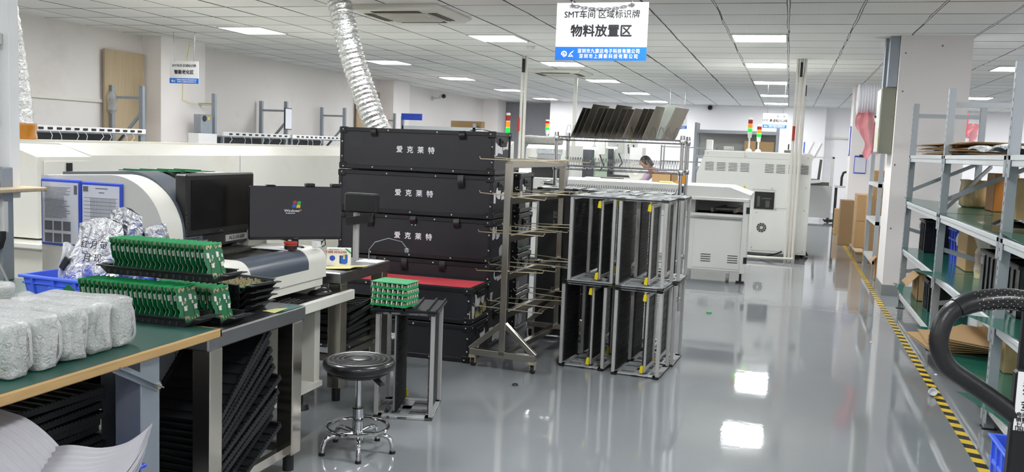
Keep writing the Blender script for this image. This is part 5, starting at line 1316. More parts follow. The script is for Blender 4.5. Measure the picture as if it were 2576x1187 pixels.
for x in (-1.1, 0.2):
    for y in (13.9, 15.0): MB().cyl((x, y, 0), (x, y, 0.08), 0.05).build('foot', 'black_plastic', t)
for dx, dz in ((0.0, 0), (0.11, -0.02)): MB().bar((0.24+dx, 13.9, 1.5), (0.34+dx, 14.2, 1.72+dz), 0.035, 0.05, bev=0.01).build('lifting_arm', 'pale_metal', t)
MB().tube([(0.3, 14.3, 0.12), (0.36, 14.3, 0.02), (0.3, 14.2, 0.015), (0.22, 14.4, 0.02)], 0.02, 8).build('hose', 'cable_black', t)
tower(-0.575, 14.0, 1.55, 0.29, 'signal tower, taller of the pair on the big pale machine', 0.2)
tower(-0.45, 14.25, 1.55, 0.25, 'signal tower, shorter of the pair on the big pale machine', 0.15)
for (x0, x1, y, z0, z1, m, n, l, c) in ((-0.07, 0.06, 14.0, 1.55, 1.59, 'conveyor_dark', 'clamp_tool', 'small dark clamp tool on top of the big pale machine', 'tool'), (-0.02, 0.0, 14.0, 1.59, 1.68, 'black_plastic', 'clamp_tool', 'upright black screw of the clamp on the big pale machine', 'tool'), (0.20, 0.22, 14.1, 1.55, 1.72, 'blue_part', 'blue_pen', 'blue topped pen standing on the big pale machine', 'pen'), (-1.2, -1.1, 14.0, 1.55, 1.70, 'pale_metal', 'control_box', 'small pale control box at the left end of the big pale machine', 'box'), (-0.95, -0.8, 14.1, 1.55, 1.61, 'fluff_grey', 'hand_tool', 'rounded grey tool lying on the big pale machine', 'tool')):
    one(MB().box((x0, y-0.03, z0), (x1, y+0.03, z1), 0.008), n, m, l, c)
# back shelf with cartons
t = thing('steel_shelf', 'grey steel shelf with cartons against the far wall', 'shelf', (-1.1, 20.2, 0))
for x in (-1.95, -0.25):
    for y in (20.0, 20.5): MB().box((x-0.03, y-0.03, 0), (x+0.03, y+0.03, 2.15)).build('post', 'shelf_grey', t)
for z in (0.5, 1.2, 1.45, 2.0): MB().box((-1.95, 19.98, z-0.07), (-0.25, 20.52, z)).build('deck', 'shelf_grey', t)
MB().box((-1.93, 20.5, 1.45), (-0.27, 20.52, 1.95)).build('back_sheet', 'grey_machine', t)
for (x, w, h, l) in ((-0.48, 0.34, 0.33, 'brown carton at the right end of the far grey shelf'), (-0.8, 0.24, 0.34, 'brown carton second from the right on the far grey shelf'), (-1.4, 0.3, 0.1, 'low white carton in the middle of the far grey shelf')):
    one(MB().box((x-w/2, 20.02, 1.451), (x+w/2, 20.3, 1.451+h), 0.004), 'carton_box', 'carton' if h > 0.2 else 'paper_white', l, 'carton')
# machine row behind on the left
def mounter(lab, x0, x1, y0, y1, h, kind, seed=0):
    t = thing('mounting_machine', lab, 'machine', ((x0+x1)/2, (y0+y1)/2, 0))
    w = x1-x0
    m = 'green_lit_white' if kind == 'green_lit_white' else 'white_machine'
    MB().box((x0, y0, 0.1), (x1, y1, 0.95), 0.01).build('base', m, t)
    MB().prism([(y0+0.02, 0.95), (y0+0.12, h-0.06), (y0+0.25, h), (y1, h), (y1, 0.95)], 0, x0, x1).build('cover', m, t)
    if kind == 'window':
        a = Vector((0, y0+0.02, 0.95)); 
        MB().prism([(y0+0.035, 1.05), (y0+0.098, h-0.15), (y0+0.09, h-0.15), (y0+0.024, 1.05)], 0, x0+w*0.3, x1-w*0.12).build('window', 'window_dark', t)
        MB().prism([(y0+0.1, h-0.14), (y0+0.13, h-0.06), (y0+0.11, h-0.06), (y0+0.085, h-0.14)], 0, x0+w*0.28, x1-w*0.10).build('foil_strip', 'bubble_foil', t)
    if kind in ('green_lit_white', 'curtain'):
        MB().slab(lambda u, v: (x0+w*(0.55+0.4*u), y0+0.0+0.02*math.sin(9*u)*v-0.02, h-0.04-0.5*v), 12, 8, (0, 0.004, 0)).build('curtain', 'curtain_dark', t)
        MB().box((x1+0.0, y0-0.05, 1.25), (x1+0.09, y0+0.3, h-0.02), 0.02).build('side_arm', 'pale_metal', t)
        MB().box((x1+0.08, y0-0.2, h-0.12), (x1+0.2, y0-0.14, h+0.14), 0.008).build('screen', 'pale_metal', t)
        MB().box((x1-0.1, y0-0.25, 0.98), (x1+0.5, y0+0.05, 1.02), 0.004).build('feeder_tray', 'conveyor_dark', t)
        MB().tube([(x1+0.1, y0-0.15, h-0.12), (x1+0.18, y0-0.16, h-0.3), (x1+0.1, y0-0.12, h-0.4)], 0.012, 6).build('cable', 'cable_black', t)
    MB().box((x0+w*0.15, y0-0.004, 0.3), (x0+w*0.85, y0+0.002, 0.34)).build('vent', 'seam', t)
    for x in (x0+0.1, x1-0.1): MB().cyl((x, y0+0.1, 0), (x, y0+0.1, 0.1), 0.04).build('foot', 'black_plastic', t)
    return t
mounter('white machine with a grey front window, behind the black bin', -3.95, -3.30, 13.6, 14.9, 1.53, 'window')
mounter('pale printing machine left of the pair of white pipes', -4.9, -3.98, 12.9, 13.15, 1.56, 'plain')
mounter('white machine tinted by greenish light with a dark plastic curtain, behind the wire shelf', -3.70, -3.20, 15.5, 16.6, 1.52, 'green_lit_white')
mounter('white machine with a dark curtain, right of the one tinted by greenish light', -3.62, -3.2, 17.3, 18.4, 1.55, 'curtain')
mounter('white machine far back left of the tall white cabinet', -4.1, -3.7, 19.0, 20.2, 1.75, 'plain')
t = thing('tall_cabinet', 'tall white cabinet beyond the dark curtains near the far wall', 'cabinet', (-3.1, 19.5, 0))
MB().box((-3.25, 19.3, 0), (-2.98, 19.8, 1.56), 0.006).build('body', 'white_machine', t)
MB().box((-3.23, 19.29, 0.05), (-3.0, 19.302, 1.42), 0.003).build('door', 'white_machine', t)
MB().box((-3.03, 19.28, 1.1), (-3.015, 19.292, 1.25)).build('handle', 'black_plastic', t)
t = thing('tool_board', 'white board with hanging tools beyond the machines', 'board', (-3.45, 20.6, 0.9))
MB().box((-3.85, 20.6, 0.0), (-3.3, 20.64, 1.72)).build('board', 'paper_white', t)
for k in range(4): MB().bar((-3.75+k*0.12, 20.58, 1.62), (-3.73+k*0.12, 20.58, 1.42), 0.03, 0.015).build('tool', 'conveyor_dark', t)
one(MB().lathe([(0.0, -0.36), (0.06, -0.35), (0.075, -0.2), (0.065, 0), (0.08, 0.2), (0.06, 0.34), (0, 0.35)], 14), 'dust_mop', 'fluff_grey', 'fluffy grey mop head lying on the white machine by the pipes', 'mop', loc=(0, 0, 0)).location = (-3.78, 14.0, 1.602)
bpy.data.objects['dust_mop'].rotation_euler = (0, PI/2, 0)
tower(-4.04, 13.0, 1.562, 0.42, 'signal tower standing behind the top case corner')
tower(-3.88, 14.7, 1.53, 0.24, 'signal tower on the white machine with the grey front window', 0.18)
tower(-3.40, 16.3, 1.52, 0.24, 'signal tower on the white machine tinted by greenish light', 0.10)
tower(-3.28, 19.5, 1.562, 0.24, 'signal tower far back above the tall white cabinet', 0.02)
t = tower(-5.45, 11.5, 1.39, 0.55, 'largest signal tower, above the middle of the topmost case', 0.0, 1.25)
t = thing('round_button_light', 'round green lit button lamp on a post left of the wire shelf', 'signal light', (-3.18, 13.2, 1.15))
MB().cyl((-3.18, 13.2, 1.15), (-3.18, 13.2, 1.29), 0.02).build('neck', 'pale_metal', t); MB().lathe([(0.045, 0), (0.045, 0.03), (0.02, 0.045), (0, 0.045)], 16, (-3.18, 13.2, 1.29)).build('green_lens', 'green_lens', t); MB().cyl((-3.24, 13.18, 1.16), (-3.24, 13.14, 1.16), 0.025).build('stop_button', 'red_part', t)
MB().box((-3.24, 13.2, 0.0), (-3.12, 13.3, 1.15)).build('post', 'pale_metal', t)
one(MB().prism([(-7.55, 1.93), (-7.1, 1.93), (-7.1, 2.06), (-7.55, 2.06)], 1, 17.0, 17.02), 'blue_nameplate', 'bin_blue', 'small blue name board above the racks behind the largest signal tower', 'board')
t = thing('storage_rack', 'pale rack with a brown board on top behind the largest signal tower', 'rack', (-6.9, 17.3, 0))
for x in (-7.55, -6.0): MB().box((x-0.03, 17.05, 0), (x+0.03, 17.11, 2.0 if x < -7 else 1.9)).build('post', 'galv', t)
MB().box((-7.55, 17.05, 1.74), (-5.95, 17.5, 1.82)).build('deck', 'shelf_light', t)
one(MB().box((-6.55, 17.2, 1.821), (-5.9, 17.4, 1.95)), 'carton_box', 'board_cork', 'low brown carton on the pale rack behind the signal towers', 'carton')
# far wire rack
t = thing('wire_rack', 'far chrome wire rack beyond the person', 'rack', (-2.0, 17.5, 0))
for x in (-2.3, -1.85, -1.3):
    for y in (17.2, 17.6): MB().cyl((x, y, 0), (x, y, 1.62), 0.015, n=8).build('post', 'chrome_wire', t)
for z in (0.9, 1.33, 1.6): MB().box((-2.3, 17.2, z-0.02), (-1.3, 17.6, z)).build('deck', 'chrome_wire', t)
n = MB()
n.tube([(-2.25+k*0.025, 17.3, 1.6+0.15*(k % 2)) for k in range(36)], 0.004, 4); n.build('plate_divider', 'chrome_wire', t)
# person bending behind the machines
def skin(name, pts, edges, rad, m, parent):
    me = bpy.data.meshes.new(name); me.from_pydata(pts, edges, []); o = bpy.data.objects.new(name, me); COL.objects.link(o)
    md = o.modifiers.new('skin', 'SKIN'); md.use_smooth_shade = True
    for i, r_ in enumerate(rad):
        v = me.skin_vertices[0].data[i]; v.radius = (r_[0], r_[1]) if isinstance(r_, tuple) else (r_, r_); v.use_root = (i == 0)
    sb = o.modifiers.new('sub', 'SUBSURF'); sb.levels = 2; sb.render_levels = 2
    me.materials.append(M[m])
    bpy.context.view_layer.update()
    dg = bpy.context.evaluated_depsgraph_get(); m2 = bpy.data.meshes.new_from_object(o.evaluated_get(dg))
    bpy.data.objects.remove(o); o = bpy.data.objects.new(name, m2); COL.objects.link(o)
    if parent: o.parent = parent
    return o
p = thing('person', 'person in a pale lilac work coat bending over behind the white conveyor machine', 'person', (-2.10, 16.0, 0), R(-55))
sk = [(0, 0.16, 0.90), (0, 0.12, 1.02), (0, -0.08, 1.13), (0, -0.20, 1.17), (0.0, -0.28, 1.21), (0.10, 0.16, 0.82), (0.11, 0.10, 0.48), (0.11, 0.16, 0.08), (0.11, 0.04, 0.04), (-0.10, 0.16, 0.82), (-0.11, 0.10, 0.48), (-0.11, 0.16, 0.08), (-0.11, 0.04, 0.04),
      (0.17, -0.12, 1.12), (0.27, -0.22, 0.98), (0.34, -0.38, 0.95), (0.36, -0.44, 0.95), (-0.17, -0.12, 1.12), (-0.24, -0.24, 0.97), (-0.14, -0.42, 0.95), (-0.08, -0.48, 0.95)]
ed = [(0, 1), (1, 2), (2, 3), (3, 4), (0, 5), (5, 6), (6, 7), (7, 8), (0, 9), (9, 10), (10, 11), (11, 12), (2, 13), (13, 14), (14, 15), (15, 16), (2, 17), (17, 18), (18, 19), (19, 20)]
rd = [(0.15, 0.11), (0.14, 0.10), (0.16, 0.10), 0.06, 0.055, 0.085, 0.06, 0.045, 0.04, 0.085, 0.06, 0.045, 0.04, 0.065, 0.048, 0.035, 0.03, 0.065, 0.048, 0.035, 0.03]
skin('body', sk, ed, rd, 'skin', p)
HT = Matrix.Translation((0, -0.34, 1.29)) @ Matrix.Rotation(R(38), 4, 'X')
MB(HT).grid(lambda u, v: (0.075*math.cos(2*PI*u)*math.sin(PI*v), 0.095*math.sin(2*PI*u)*math.sin(PI*v), -0.11*math.cos(PI*v)), 24, 14).build('head', 'skin', p, False, angle=180)
MB(HT).grid(lambda u, v: (0.087*math.cos(2*PI*u)*math.sin(PI*v*0.60), 0.018+0.10*math.sin(2*PI*u)*math.sin(PI*v*0.60), 0.012+0.112*math.cos(PI*v*0.60)), 24, 10).build('hair', 'hair', p, False, angle=180)
MB(HT).grid(lambda u, v: (0.086*math.cos(PI*u), 0.02+0.098*math.sin(PI*u), 0.0-0.10*v), 14, 4).build('hair', 'hair', p, False, angle=180)
MB(HT).cyl((0, -0.088, -0.005), (0, -0.112, -0.025), 0.010, 0.015, n=8).build('nose', 'skin', p, False)
MB(HT).box((-0.022, -0.088, -0.058), (0.022, -0.080, -0.048), 0.003).build('mouth', 'red_part', p, False)
for x in (-0.03, 0.03): MB(HT).lathe([(0, -0.009), (0.009, 0), (0, 0.009)], 8, (x, -0.083, 0.012)).build('eye', 'hair', p, False)
for x in (-0.077, 0.077): MB(HT).lathe([(0, -0.03), (0.014, -0.01), (0.014, 0.015), (0, 0.03)], 8, (x, 0.0, 0.0)).build('ear', 'skin', p, False)
coat = [(0, 0.17, 0.60), (0, 0.16, 0.90), (0, 0.12, 1.02), (0, -0.08, 1.13), (0, -0.18, 1.155), (0.17, -0.12, 1.12), (0.27, -0.22, 0.98), (0.30, -0.28, 0.97), (-0.17, -0.12, 1.12), (-0.24, -0.24, 0.97), (-0.18, -0.36, 0.955)]
skin('coat', coat, [(0, 1), (1, 2), (2, 3), (3, 4), (3, 5), (5, 6), (6, 7), (3, 8), (8, 9), (9, 10)], [(0.22, 0.16), (0.19, 0.145), (0.17, 0.125), (0.19, 0.12), 0.075, 0.078, 0.06, 0.05, 0.078, 0.06, 0.05], 'lilac_cloth', p)
for (hx, hy, hz), (dx, dy) in (((0.36, -0.44, 0.95), (0.0, -0.05)), ((-0.08, -0.48, 0.95), (0.04, -0.05))):
    for k in range(4): MB().tube([(hx+0.018*(k-1.5), hy+0.01, hz), (hx+dx*0.7+0.02*(k-1.5), hy+dy*0.7, hz-0.005), (hx+dx*(1.25-0.1*abs(k-1.3))+0.022*(k-1.5), hy+dy*1.3, hz-0.03)], [0.011, 0.009, 0.007], 6).build('finger', 'skin', p, False)
    MB().tube([(hx+0.02, hy+0.02, hz), (hx+0.05, hy-0.01, hz-0.01), (hx+0.055, hy-0.035, hz-0.02)], [0.012, 0.01, 0.008], 6).build('thumb', 'skin', p, False)
# grey machine at the aisle end
t = thing('conveyor_stand', 'grey cabinet with an open glazed frame at the far end of the aisle', 'machine', (0.8, 22.6, 0))
MB().box((0.42, 22.3, 0.1), (1.02, 23.0, 0.84), 0.006).build('cabinet', 'grey_machine', t)
f = MB()
for x in (0.42, 0.98):
    f.box((x, 22.3, 0.84), (x+0.045, 22.35, 1.52)).box((x, 22.95, 0.84), (x+0.045, 23.0, 1.52))
f.box((0.42, 22.3, 1.48), (1.025, 22.35, 1.52)).box((0.42, 22.95, 1.48), (1.025, 23.0, 1.52)); f.build('frame', 'pale_metal', t)
MB().box((0.45, 22.5, 0.84), (0.72, 22.7, 0.99), 0.01).bar((0.70, 22.6, 0.85), (0.74, 22.6, 1.45), 0.06, 0.05).box((0.72, 22.5, 0.84), (0.95, 22.7, 0.92)).build('pick_head', 'conveyor_dark', t)
MB().prism([(0.30, 0.86), (0.75, 0.92), (0.75, 0.98), (0.32, 0.97)], 1, 22.1, 22.3).build('pan', 'pale_metal', t)
for x in (0.47, 0.97): MB().cyl((x, 22.4, 0), (x, 22.4, 0.1), 0.03).build('foot', 'black_plastic', t)
one(MB().tube([(1.0+0.12*math.cos(k*0.8)*(1+0.2*math.sin(k)), 22.15+0.06*math.sin(k*0.8), 0.03+0.02*(k % 3)) for k in range(24)], 0.018, 6), 'cable_coil', 'cable_black', 'tangle of black cable on the floor by the grey cabinet', 'cable')
# ------------------------------------------------------------------ right side: pillar fittings
t = thing('electrical_box', 'grey electrical box with a pale door on the big pillar side', 'electrical box', (1.01, 11.08, 1.57))
MB().box((0.945, 10.86, 1.57), (1.088, 11.33, 2.30), 0.004).build('housing', 'elec_grey', t)
MB().box((0.935, 10.875, 1.585), (0.946, 11.315, 2.285), 0.003).build('door', 'elec_door', t)
MB().box((0.915, 11.25, 1.98), (0.937, 11.29, 2.0), 0.003).build('handle', 'black_plastic', t)
MB().box((0.932, 10.92, 1.66), (0.936, 10.98, 1.85)).build('sticker', 'yellow_note', t)
MB().box((0.932, 10.93, 1.95), (0.936, 10.99, 2.12)).build('sticker', 'paper', t)
t = thing('cable_duct', 'grey metal cable duct from the ceiling down to the electrical box', 'cable duct', (1.03, 10.95, 2.30))
MB().box((0.985, 10.83, 2.301), (1.088, 10.98, 2.849), 0.003).build('trunking', 'galv', t)
MB().box((0.955, 11.02, 2.301), (1.05, 11.12, 2.849), 0.003).build('trunking', 'galv', t)
for (x, z) in ((1.14, 2.66), (1.14, 2.25), (1.12, 1.45), (1.13, 0.75), (1.5, 2.74)): one(MB().cyl((x, 10.742, z), (x, 10.75, z), 0.009, n=8), 'wall_plug', 'grey_print', 'small grey screw plug in the face of the big pillar', 'plug', 'screw plugs in the big pillar')
# clipboard and frames on the far pillar
t = thing('clipboard', 'clipboard with a sheet hung on the far pillar', 'clipboard', (1.27, 17.93, 1.23))
MB().box((1.17, 17.93, 1.23), (1.38, 17.94, 1.56), 0.004).build('board', 'bin_blue', t); MB().box((1.18, 17.925, 1.25), (1.37, 17.931, 1.53)).build('sheet', 'paper', t)
MB().box((1.25, 17.92, 1.53), (1.31, 17.93, 1.58)).build('clip', 'bezel', t)
t = thing('notice_frame', 'narrow blue framed notice on the side of the far pillar', 'notice', (1.08, 18.3, 1.55))
MB().box((1.075, 18.1, 1.55), (1.085, 18.4, 2.1)).build('frame', 'bin_blue', t); MB().box((1.07, 18.12, 1.57), (1.076, 18.38, 2.08)).build('sheet', 'paper', t)
# small shelving between the pillars with foam roll on top
t = thing('slotted_shelf', 'narrow grey shelf between the two pillars, cartons behind it', 'shelf', (1.4, 12.9, 0))
for x in (1.13, 1.68):
    for y in (12.3, 13.6): MB().box((x-0.025, y-0.02, 0), (x+0.025, y+0.02, 2.06)).build('post', 'shelf_grey', t)
for z in (0.22, 0.72, 1.2, 2.06):
    MB().box((1.10, 12.28, z-0.05), (1.70, 13.62, z-0.005)).build('deck', 'shelf_light', t)
MB().bar((1.15, 12.32, 1.25), (1.66, 12.32, 1.5), 0.02, 0.03).bar((1.15, 12.32, 1.0), (1.66, 12.32, 0.75), 0.02, 0.03).build('cross_brace', 'shelf_grey', t)
def roll(name, x, y, z, r_, L, lab):
    t = thing(name, lab, 'roll', (x, y, z))
    m = MB(Matrix.Rotation(PI/2, 4, 'Y'))
    pr = [(0.04, -L/2)]
    for k in range(5): pr.append((0.04+(r_-0.04)*k/4, -L/2-0.01*(k % 2)))
    n = 12
    for k in range(n): pr += [(r_*(1+0.02*math.sin(k*2.7)), -L/2+L*(k+0.2)/n), (r_*(1.01+0.015*math.sin(k*2.7)), -L/2+L*(k+0.6)/n), (r_*0.955, -L/2+L*(k+0.92)/n)]
    pr += [(r_*0.7, L/2), (0.04, L/2)]
    m.lathe(pr, 36).build('foam', 'foam_white', t, False, angle=60)
    MB(Matrix.Rotation(PI/2, 4, 'Y')).lathe([(0.042, -L/2-0.004), (0.042, L/2+0.004), (0.032, L/2+0.004), (0.032, -L/2-0.004)], 20).build('core', 'carton', t, False)
    return t
roll('foam_roll', 1.02, 12.75, 2.27, 0.205, 0.40, 'fat white foam roll up beside the electrical box')
roll('foam_roll', 1.70, 12.15, 2.27, 0.19, 0.32, 'white foam roll peeking out behind the right side of the big pillar')
def film(lab, x, y, z0, z1, w, seed):
    rnd = random.Random(seed); ph = [rnd.uniform(0, 6) for _ in range(4)]
    one(MB().grid(lambda u, v: (x+(u-0.5)*w*(0.55+0.45*math.sin(3.2*v+ph[0])**2)+0.05*math.sin(4*v+ph[1]), y+0.05*math.sin(9*u+3*v+ph[2])+0.03*math.sin(17*u+5*v)+0.02*math.sin(23*v+9*u), z1-(z1-z0)*v*(0.92+0.08*math.sin(7*u+ph[3]))), 20, 26), 'pink_film', 'pink_film', lab, 'film', angle=80)
film('crumpled pink plastic film hanging under the fat foam roll', 0.96, 12.62, 1.50, 2.10, 0.26, 5)
film('pink plastic film hanging to the right of the big pillar', 1.96, 11.45, 1.56, 1.95, 0.24, 9)
one(MB().box((1.81, 11.40, 1.80), (1.93, 11.42, 2.06), 0.01), 'pink_card', 'pink_card', 'pink rounded card on the right side of the big pillar', 'card')
one(MB().box((1.81, 11.42, 1.55), (1.95, 11.44, 1.78)), 'paper_sheet', 'paper', 'pale sheet under the pink card right of the big pillar', 'paper')
# cartons past the pillar
def carton(lab, x0, x1, y0, y1, z, h, m='carton', rz=0, tape=True, flaps=False):
    cx, cy = (x0+x1)/2, (y0+y1)/2; a, b = (x1-x0)/2, (y1-y0)/2
    t = thing('carton_box', lab, 'carton', (cx, cy, z), rz)
    if not flaps: MB().box((-a, -b, 0), (a, b, h), 0.006).build('box', m, t, False)
    else:
        th = 0.005
        MB().box((-a, -b, 0), (a, b, th)).box((-a, -b, 0), (a, -b+th, h)).box((-a, b-th, 0), (a, b, h)).box((-a, -b, 0), (-a+th, b, h)).box((a-th, -b, 0), (a, b, h)).build('box', m, t, False)
        for s in (-1, 1):
            MB().add([(s*a, -b, h), (s*a, b, h), (s*(a+b*0.5), b, h-b*0.55), (s*(a+b*0.5), -b, h-b*0.55), (s*a, -b, h-0.005), (s*a, b, h-0.005), (s*(a+b*0.5), b, h-b*0.55-0.005), (s*(a+b*0.5), -b, h-b*0.55-0.005)], [(0, 1, 2, 3), (4, 5, 6, 7), (0, 1, 5, 4), (1, 2, 6, 5), (2, 3, 7, 6), (3, 0, 4, 7)]).build('flap', m, t, False)
    if tape: MB().box((-0.025, -b-0.001, 0.01), (0.025, b+0.001, h+0.001)).box((-a-0.001, -b*0.4, h*0.47), (a+0.001, b*0.4, h*0.49)).build('packing_tape', 'carton_tape', t, False)
    return t
carton('tall brown carton panel standing at the front of the far carton stacks', 0.92, 1.14, 16.6, 17.0, 0.0, 0.78, 'carton_dark', tape=False)
t = thing('wooden_pallet', 'low wooden pallet under the far carton stack', 'pallet', (1.4, 15.2, 0))
for k in range(4): MB().box((1.06+k*0.2, 14.6, 0.08), (1.2+k*0.2, 15.9, 0.10)).build('board', 'plywood', t)
for y in (14.65, 15.2, 15.8): MB().box((1.06, y, 0), (1.8, y+0.08, 0.08)).build('bearer', 'plywood', t)
carton('brown carton at the bottom left of the far stack on the pallet', 1.08, 1.45, 15.2, 15.8, 0.101, 0.42)
carton('brown carton second layer of the far stack on the pallet', 1.08, 1.45, 15.2, 15.8, 0.523, 0.42)
carton('large brown carton at the front of the far stack', 1.16, 1.70, 14.0, 14.5, 0.0, 0.46)
carton('brown carton on the large front one, next to the narrow shelf', 1.16, 1.70, 14.0, 14.5, 0.462, 0.50)
carton('brown carton topmost of the far stack', 1.20, 1.62, 14.05, 14.5, 0.964, 0.38)
carton('small plain carton low behind the tall carton panel', 0.95, 1.05, 18.9, 19.3, 0.0, 0.5, tape=False)
carton('taped carton with a blue label on the lowest deck of the narrow shelf', 1.17, 1.6, 12.45, 12.9, 0.216, 0.36, 'carton_wrapped')
one(MB().box((1.24, 12.446, 0.36), (1.30, 12.449, 0.44)), 'label_sticker', 'paper_white', 'white sticker on the taped carton of the narrow shelf', 'label')
carton('open flapped carton leaning out of the narrow shelf bottom', 1.12, 1.45, 11.95, 12.2, 0.0, 0.30, flaps=True, tape=False)
t = thing('side_table', 'dark edged small table with tubing beyond the far pillar', 'table', (1.05, 20.5, 0))
MB().box((0.98, 20.2, 0.88), (1.6, 20.8, 0.92)).build('top', 'pale_metal', t)
for x in (1.0, 1.55):
    for y in (20.23, 20.75): MB().box((x, y, 0), (x+0.03, y+0.03, 0.88)).build('leg', 'bezel', t)
MB().tube([(1.1, 20.3, 0.92), (1.1, 20.3, 1.1), (1.13, 20.3, 1.2), (1.2, 20.3, 1.22)], 0.025, 8).build('tube', 'cable_black', t)
# ------------------------------------------------------------------ long steel shelving on the right
LV = (0.17, 0.625, 1.10, 1.56)
t = thing('steel_shelving', 'long grey slotted steel shelving with green mats at the right', 'shelf', (1.5, 6.7, 0))
PY = (3.45, 5.62, 7.80, 9.90); FX, BX = 1.19, 1.80
for y in PY:
    for x in (FX, BX):
        p = MB().box((x-0.028, y-0.024, 0.004), (x+0.028, y+0.024, 2.07), 0.003).build('post', 'shelf_grey', t)
        h = MB()
        for k in range(38):
            z = 0.08+k*0.052
            h.box((x-0.0292, y-0.010, z), (x-0.027, y-0.004, z+0.02))
        h.build('slot', 'bezel', p)
        MB().box((x-0.04, y-0.035, 0), (x+0.04, y+0.035, 0.006)).build('foot_plate', 'bezel', p)
    builds(MB().bar((FX, y, 1.95), (BX, y, 1.95), 0.03, 0.04), 'end_rail', 'shelf_grey', t)
    if y != 5.62: builds(MB().bar((FX, y-0.01, 0.82), (BX, y-0.01, 0.66), 0.012, 0.035).bar((FX, y-0.01, 1.20), (BX, y-0.01, 1.50), 0.012, 0.035).bar((FX, y-0.01, 0.38), (BX, y-0.01, 0.5), 0.012, 0.035), 'end_brace', 'shelf_grey', t)
for i in range(3):
    y0, y1 = PY[i]+0.026, PY[i+1]-0.026
    for z in LV:
        b = MB()
        for x in (FX, BX): b.box((x-0.022, y0, z-0.07), (x+0.012, y1, z-0.005), 0.003).box((x-0.030, y0, z-0.035), (x-0.02, y1, z-0.008), 0.002)
        b.build('beam', 'shelf_light', t)
        br = MB()
        for yy in (y0, y1-0.05): br.prism([(yy, z-0.005), (yy+0.05, z-0.005), (yy+0.05, z-0.13), (yy, z-0.13)], 0, FX-0.03, FX-0.026)
        br.build('beam_bracket', 'shelf_grey', t)
        MB().box((FX, y0, z-0.03), (BX, y1, z-0.004)).build('deck', 'shelf_light', t)
        if z < 1.5:
            cu, up = {(2, 0): (0.06, 0.09), (2, 1): (0.015, 0.0), (2, 2): (0.03, 0.035), (1, 1): (0.17, 0.012), (1, 0): (0.10, 0.02), (0, 1): (0.15, 0.02), (0, 0): (0.16, 0.03), (1, 2): (0.02, 0.0), (0, 2): (0.02, 0.03)}[(i, LV.index(z))]
            def fm(u, v, z=z, y0=y0, y1=y1, cu=cu, up=up):
                e = max(0.0, (v-0.72)/0.28)**1.6; w_ = (1-u)**2
                return (FX-0.025-cu*e*w_+u*(BX-FX), y0+(y1-y0)*v, z+0.002+up*e*w_)
            MB().slab(fm, 12, 36, 0.003).build('green_mat', 'shelf_mat', t)
MB().bar((FX, 7.8, 1.12), (BX, 9.3, 1.48), 0.012, 0.04).build('back_brace', 'shelf_grey', t)
def sbin(lab, x0, x1, y0, y1, z, h):
    cx, cy = (x0+x1)/2, (y0+y1)/2; a, b = (x1-x0)/2, (y1-y0)/2
    t = thing('black_bin', lab, 'bin', (cx, cy, z)); th = 0.006
    m = MB().box((-a, -b, 0), (a, b, th)).box((-a, -b, 0), (a, -b+th, h), 0.002).box((-a, b-th, 0), (a, b, h), 0.002).box((-a, -b, 0), (-a+th, b, h), 0.002).box((a-th, -b, 0), (a, b, h), 0.002)
    m.build('body', 'black_gloss', t, False)
    r_ = MB()
    for k in range(3):
        y = -b+b*(0.5+0.5*k)
        r_.box((-a-0.008, y-0.012, 0.01), (-a, y+0.012, h-0.03), 0.003)
        x = -a+a*(0.5+0.5*k); r_.box((x-0.012, -b-0.008, 0.01), (x+0.012, -b, h-0.03), 0.003)
    builds(r_, 'rib', 'black_gloss', t, False)
    MB().box((-a-0.012, -b-0.012, h-0.02), (a+0.012, -b+th, h), 0.004).box((-a-0.012, b-th, h-0.02), (a+0.012, b+0.012, h), 0.004).box((-a-0.012, -b, h-0.02), (-a+th, b, h), 0.004).box((a-th, -b, h-0.02), (a+0.012, b, h), 0.004).build('rim', 'black_plastic', t, False)
    MB().box((-a-0.01, b*0.55, h-0.10), (-a-0.002, b*0.9, h-0.05), 0.002).build('label_holder', 'grey_print', t, False)
Z1, Z2, Z3, Z4 = (z+0.003 for z in LV)
sbin('black ribbed bin at the far end of the middle low shelf, by the pillar', 1.30, 1.62, 9.42, 9.78, Z2, 0.31)
sbin('black ribbed bin on the lowest shelf, under the other far bin', 1.27, 1.60, 8.68, 9.02, Z1, 0.27)
sbin('black bin on the low middle shelf next to the bag of tape rolls', 1.44, 1.74, 6.86, 7.20, Z2, 0.29)
sbin('black ribbed bin just right of the nearest tall post, left one', 1.30, 1.62, 6.28, 6.78, Z2, 0.30)
sbin('black ribbed bin just right of the nearest tall post, right one', 1.30, 1.62, 5.72, 6.22, Z2, 0.30)
t = crate('blue_crate', 'blue crate standing on its end on the low middle shelf', 1.43, 1.72, 8.5, 8.9, Z2, 0.29, 'bin_blue')
one(MB().lathe([(0, 0), (0.05, 0.02), (0.06, 0.08), (0.04, 0.13), (0, 0.14)], 14, (1.47, 8.46, Z2+0.15)), 'plastic_bag', 'zip_bag', 'white plastic bag tucked against the blue crate on the shelf', 'bag')
carton('brown carton with shiny tape on the low middle shelf', 1.42, 1.70, 8.0, 8.4, Z2, 0.31)
t = thing('bag_of_rolls', 'clear bag of orange and yellow tape rolls on the low middle shelf', 'bag', (1.47, 7.58, Z2))
for k, m in enumerate(('yellow', 'carton_tape', 'orange_box', 'amber_tape')): MB().cyl((1.47, 7.58, Z2+0.005+k*0.05), (1.47, 7.58, Z2+0.05+k*0.05), 0.055, n=20).build('tape_roll', m, t)
MB().lathe([(0.058, 0), (0.064, 0.06), (0.06, 0.13), (0.066, 0.2), (0.05, 0.24), (0.07, 0.29), (0.085, 0.32)], 24, (1.47, 7.58, Z2)).build('clear_bag', 'clear_bag', t, angle=60)
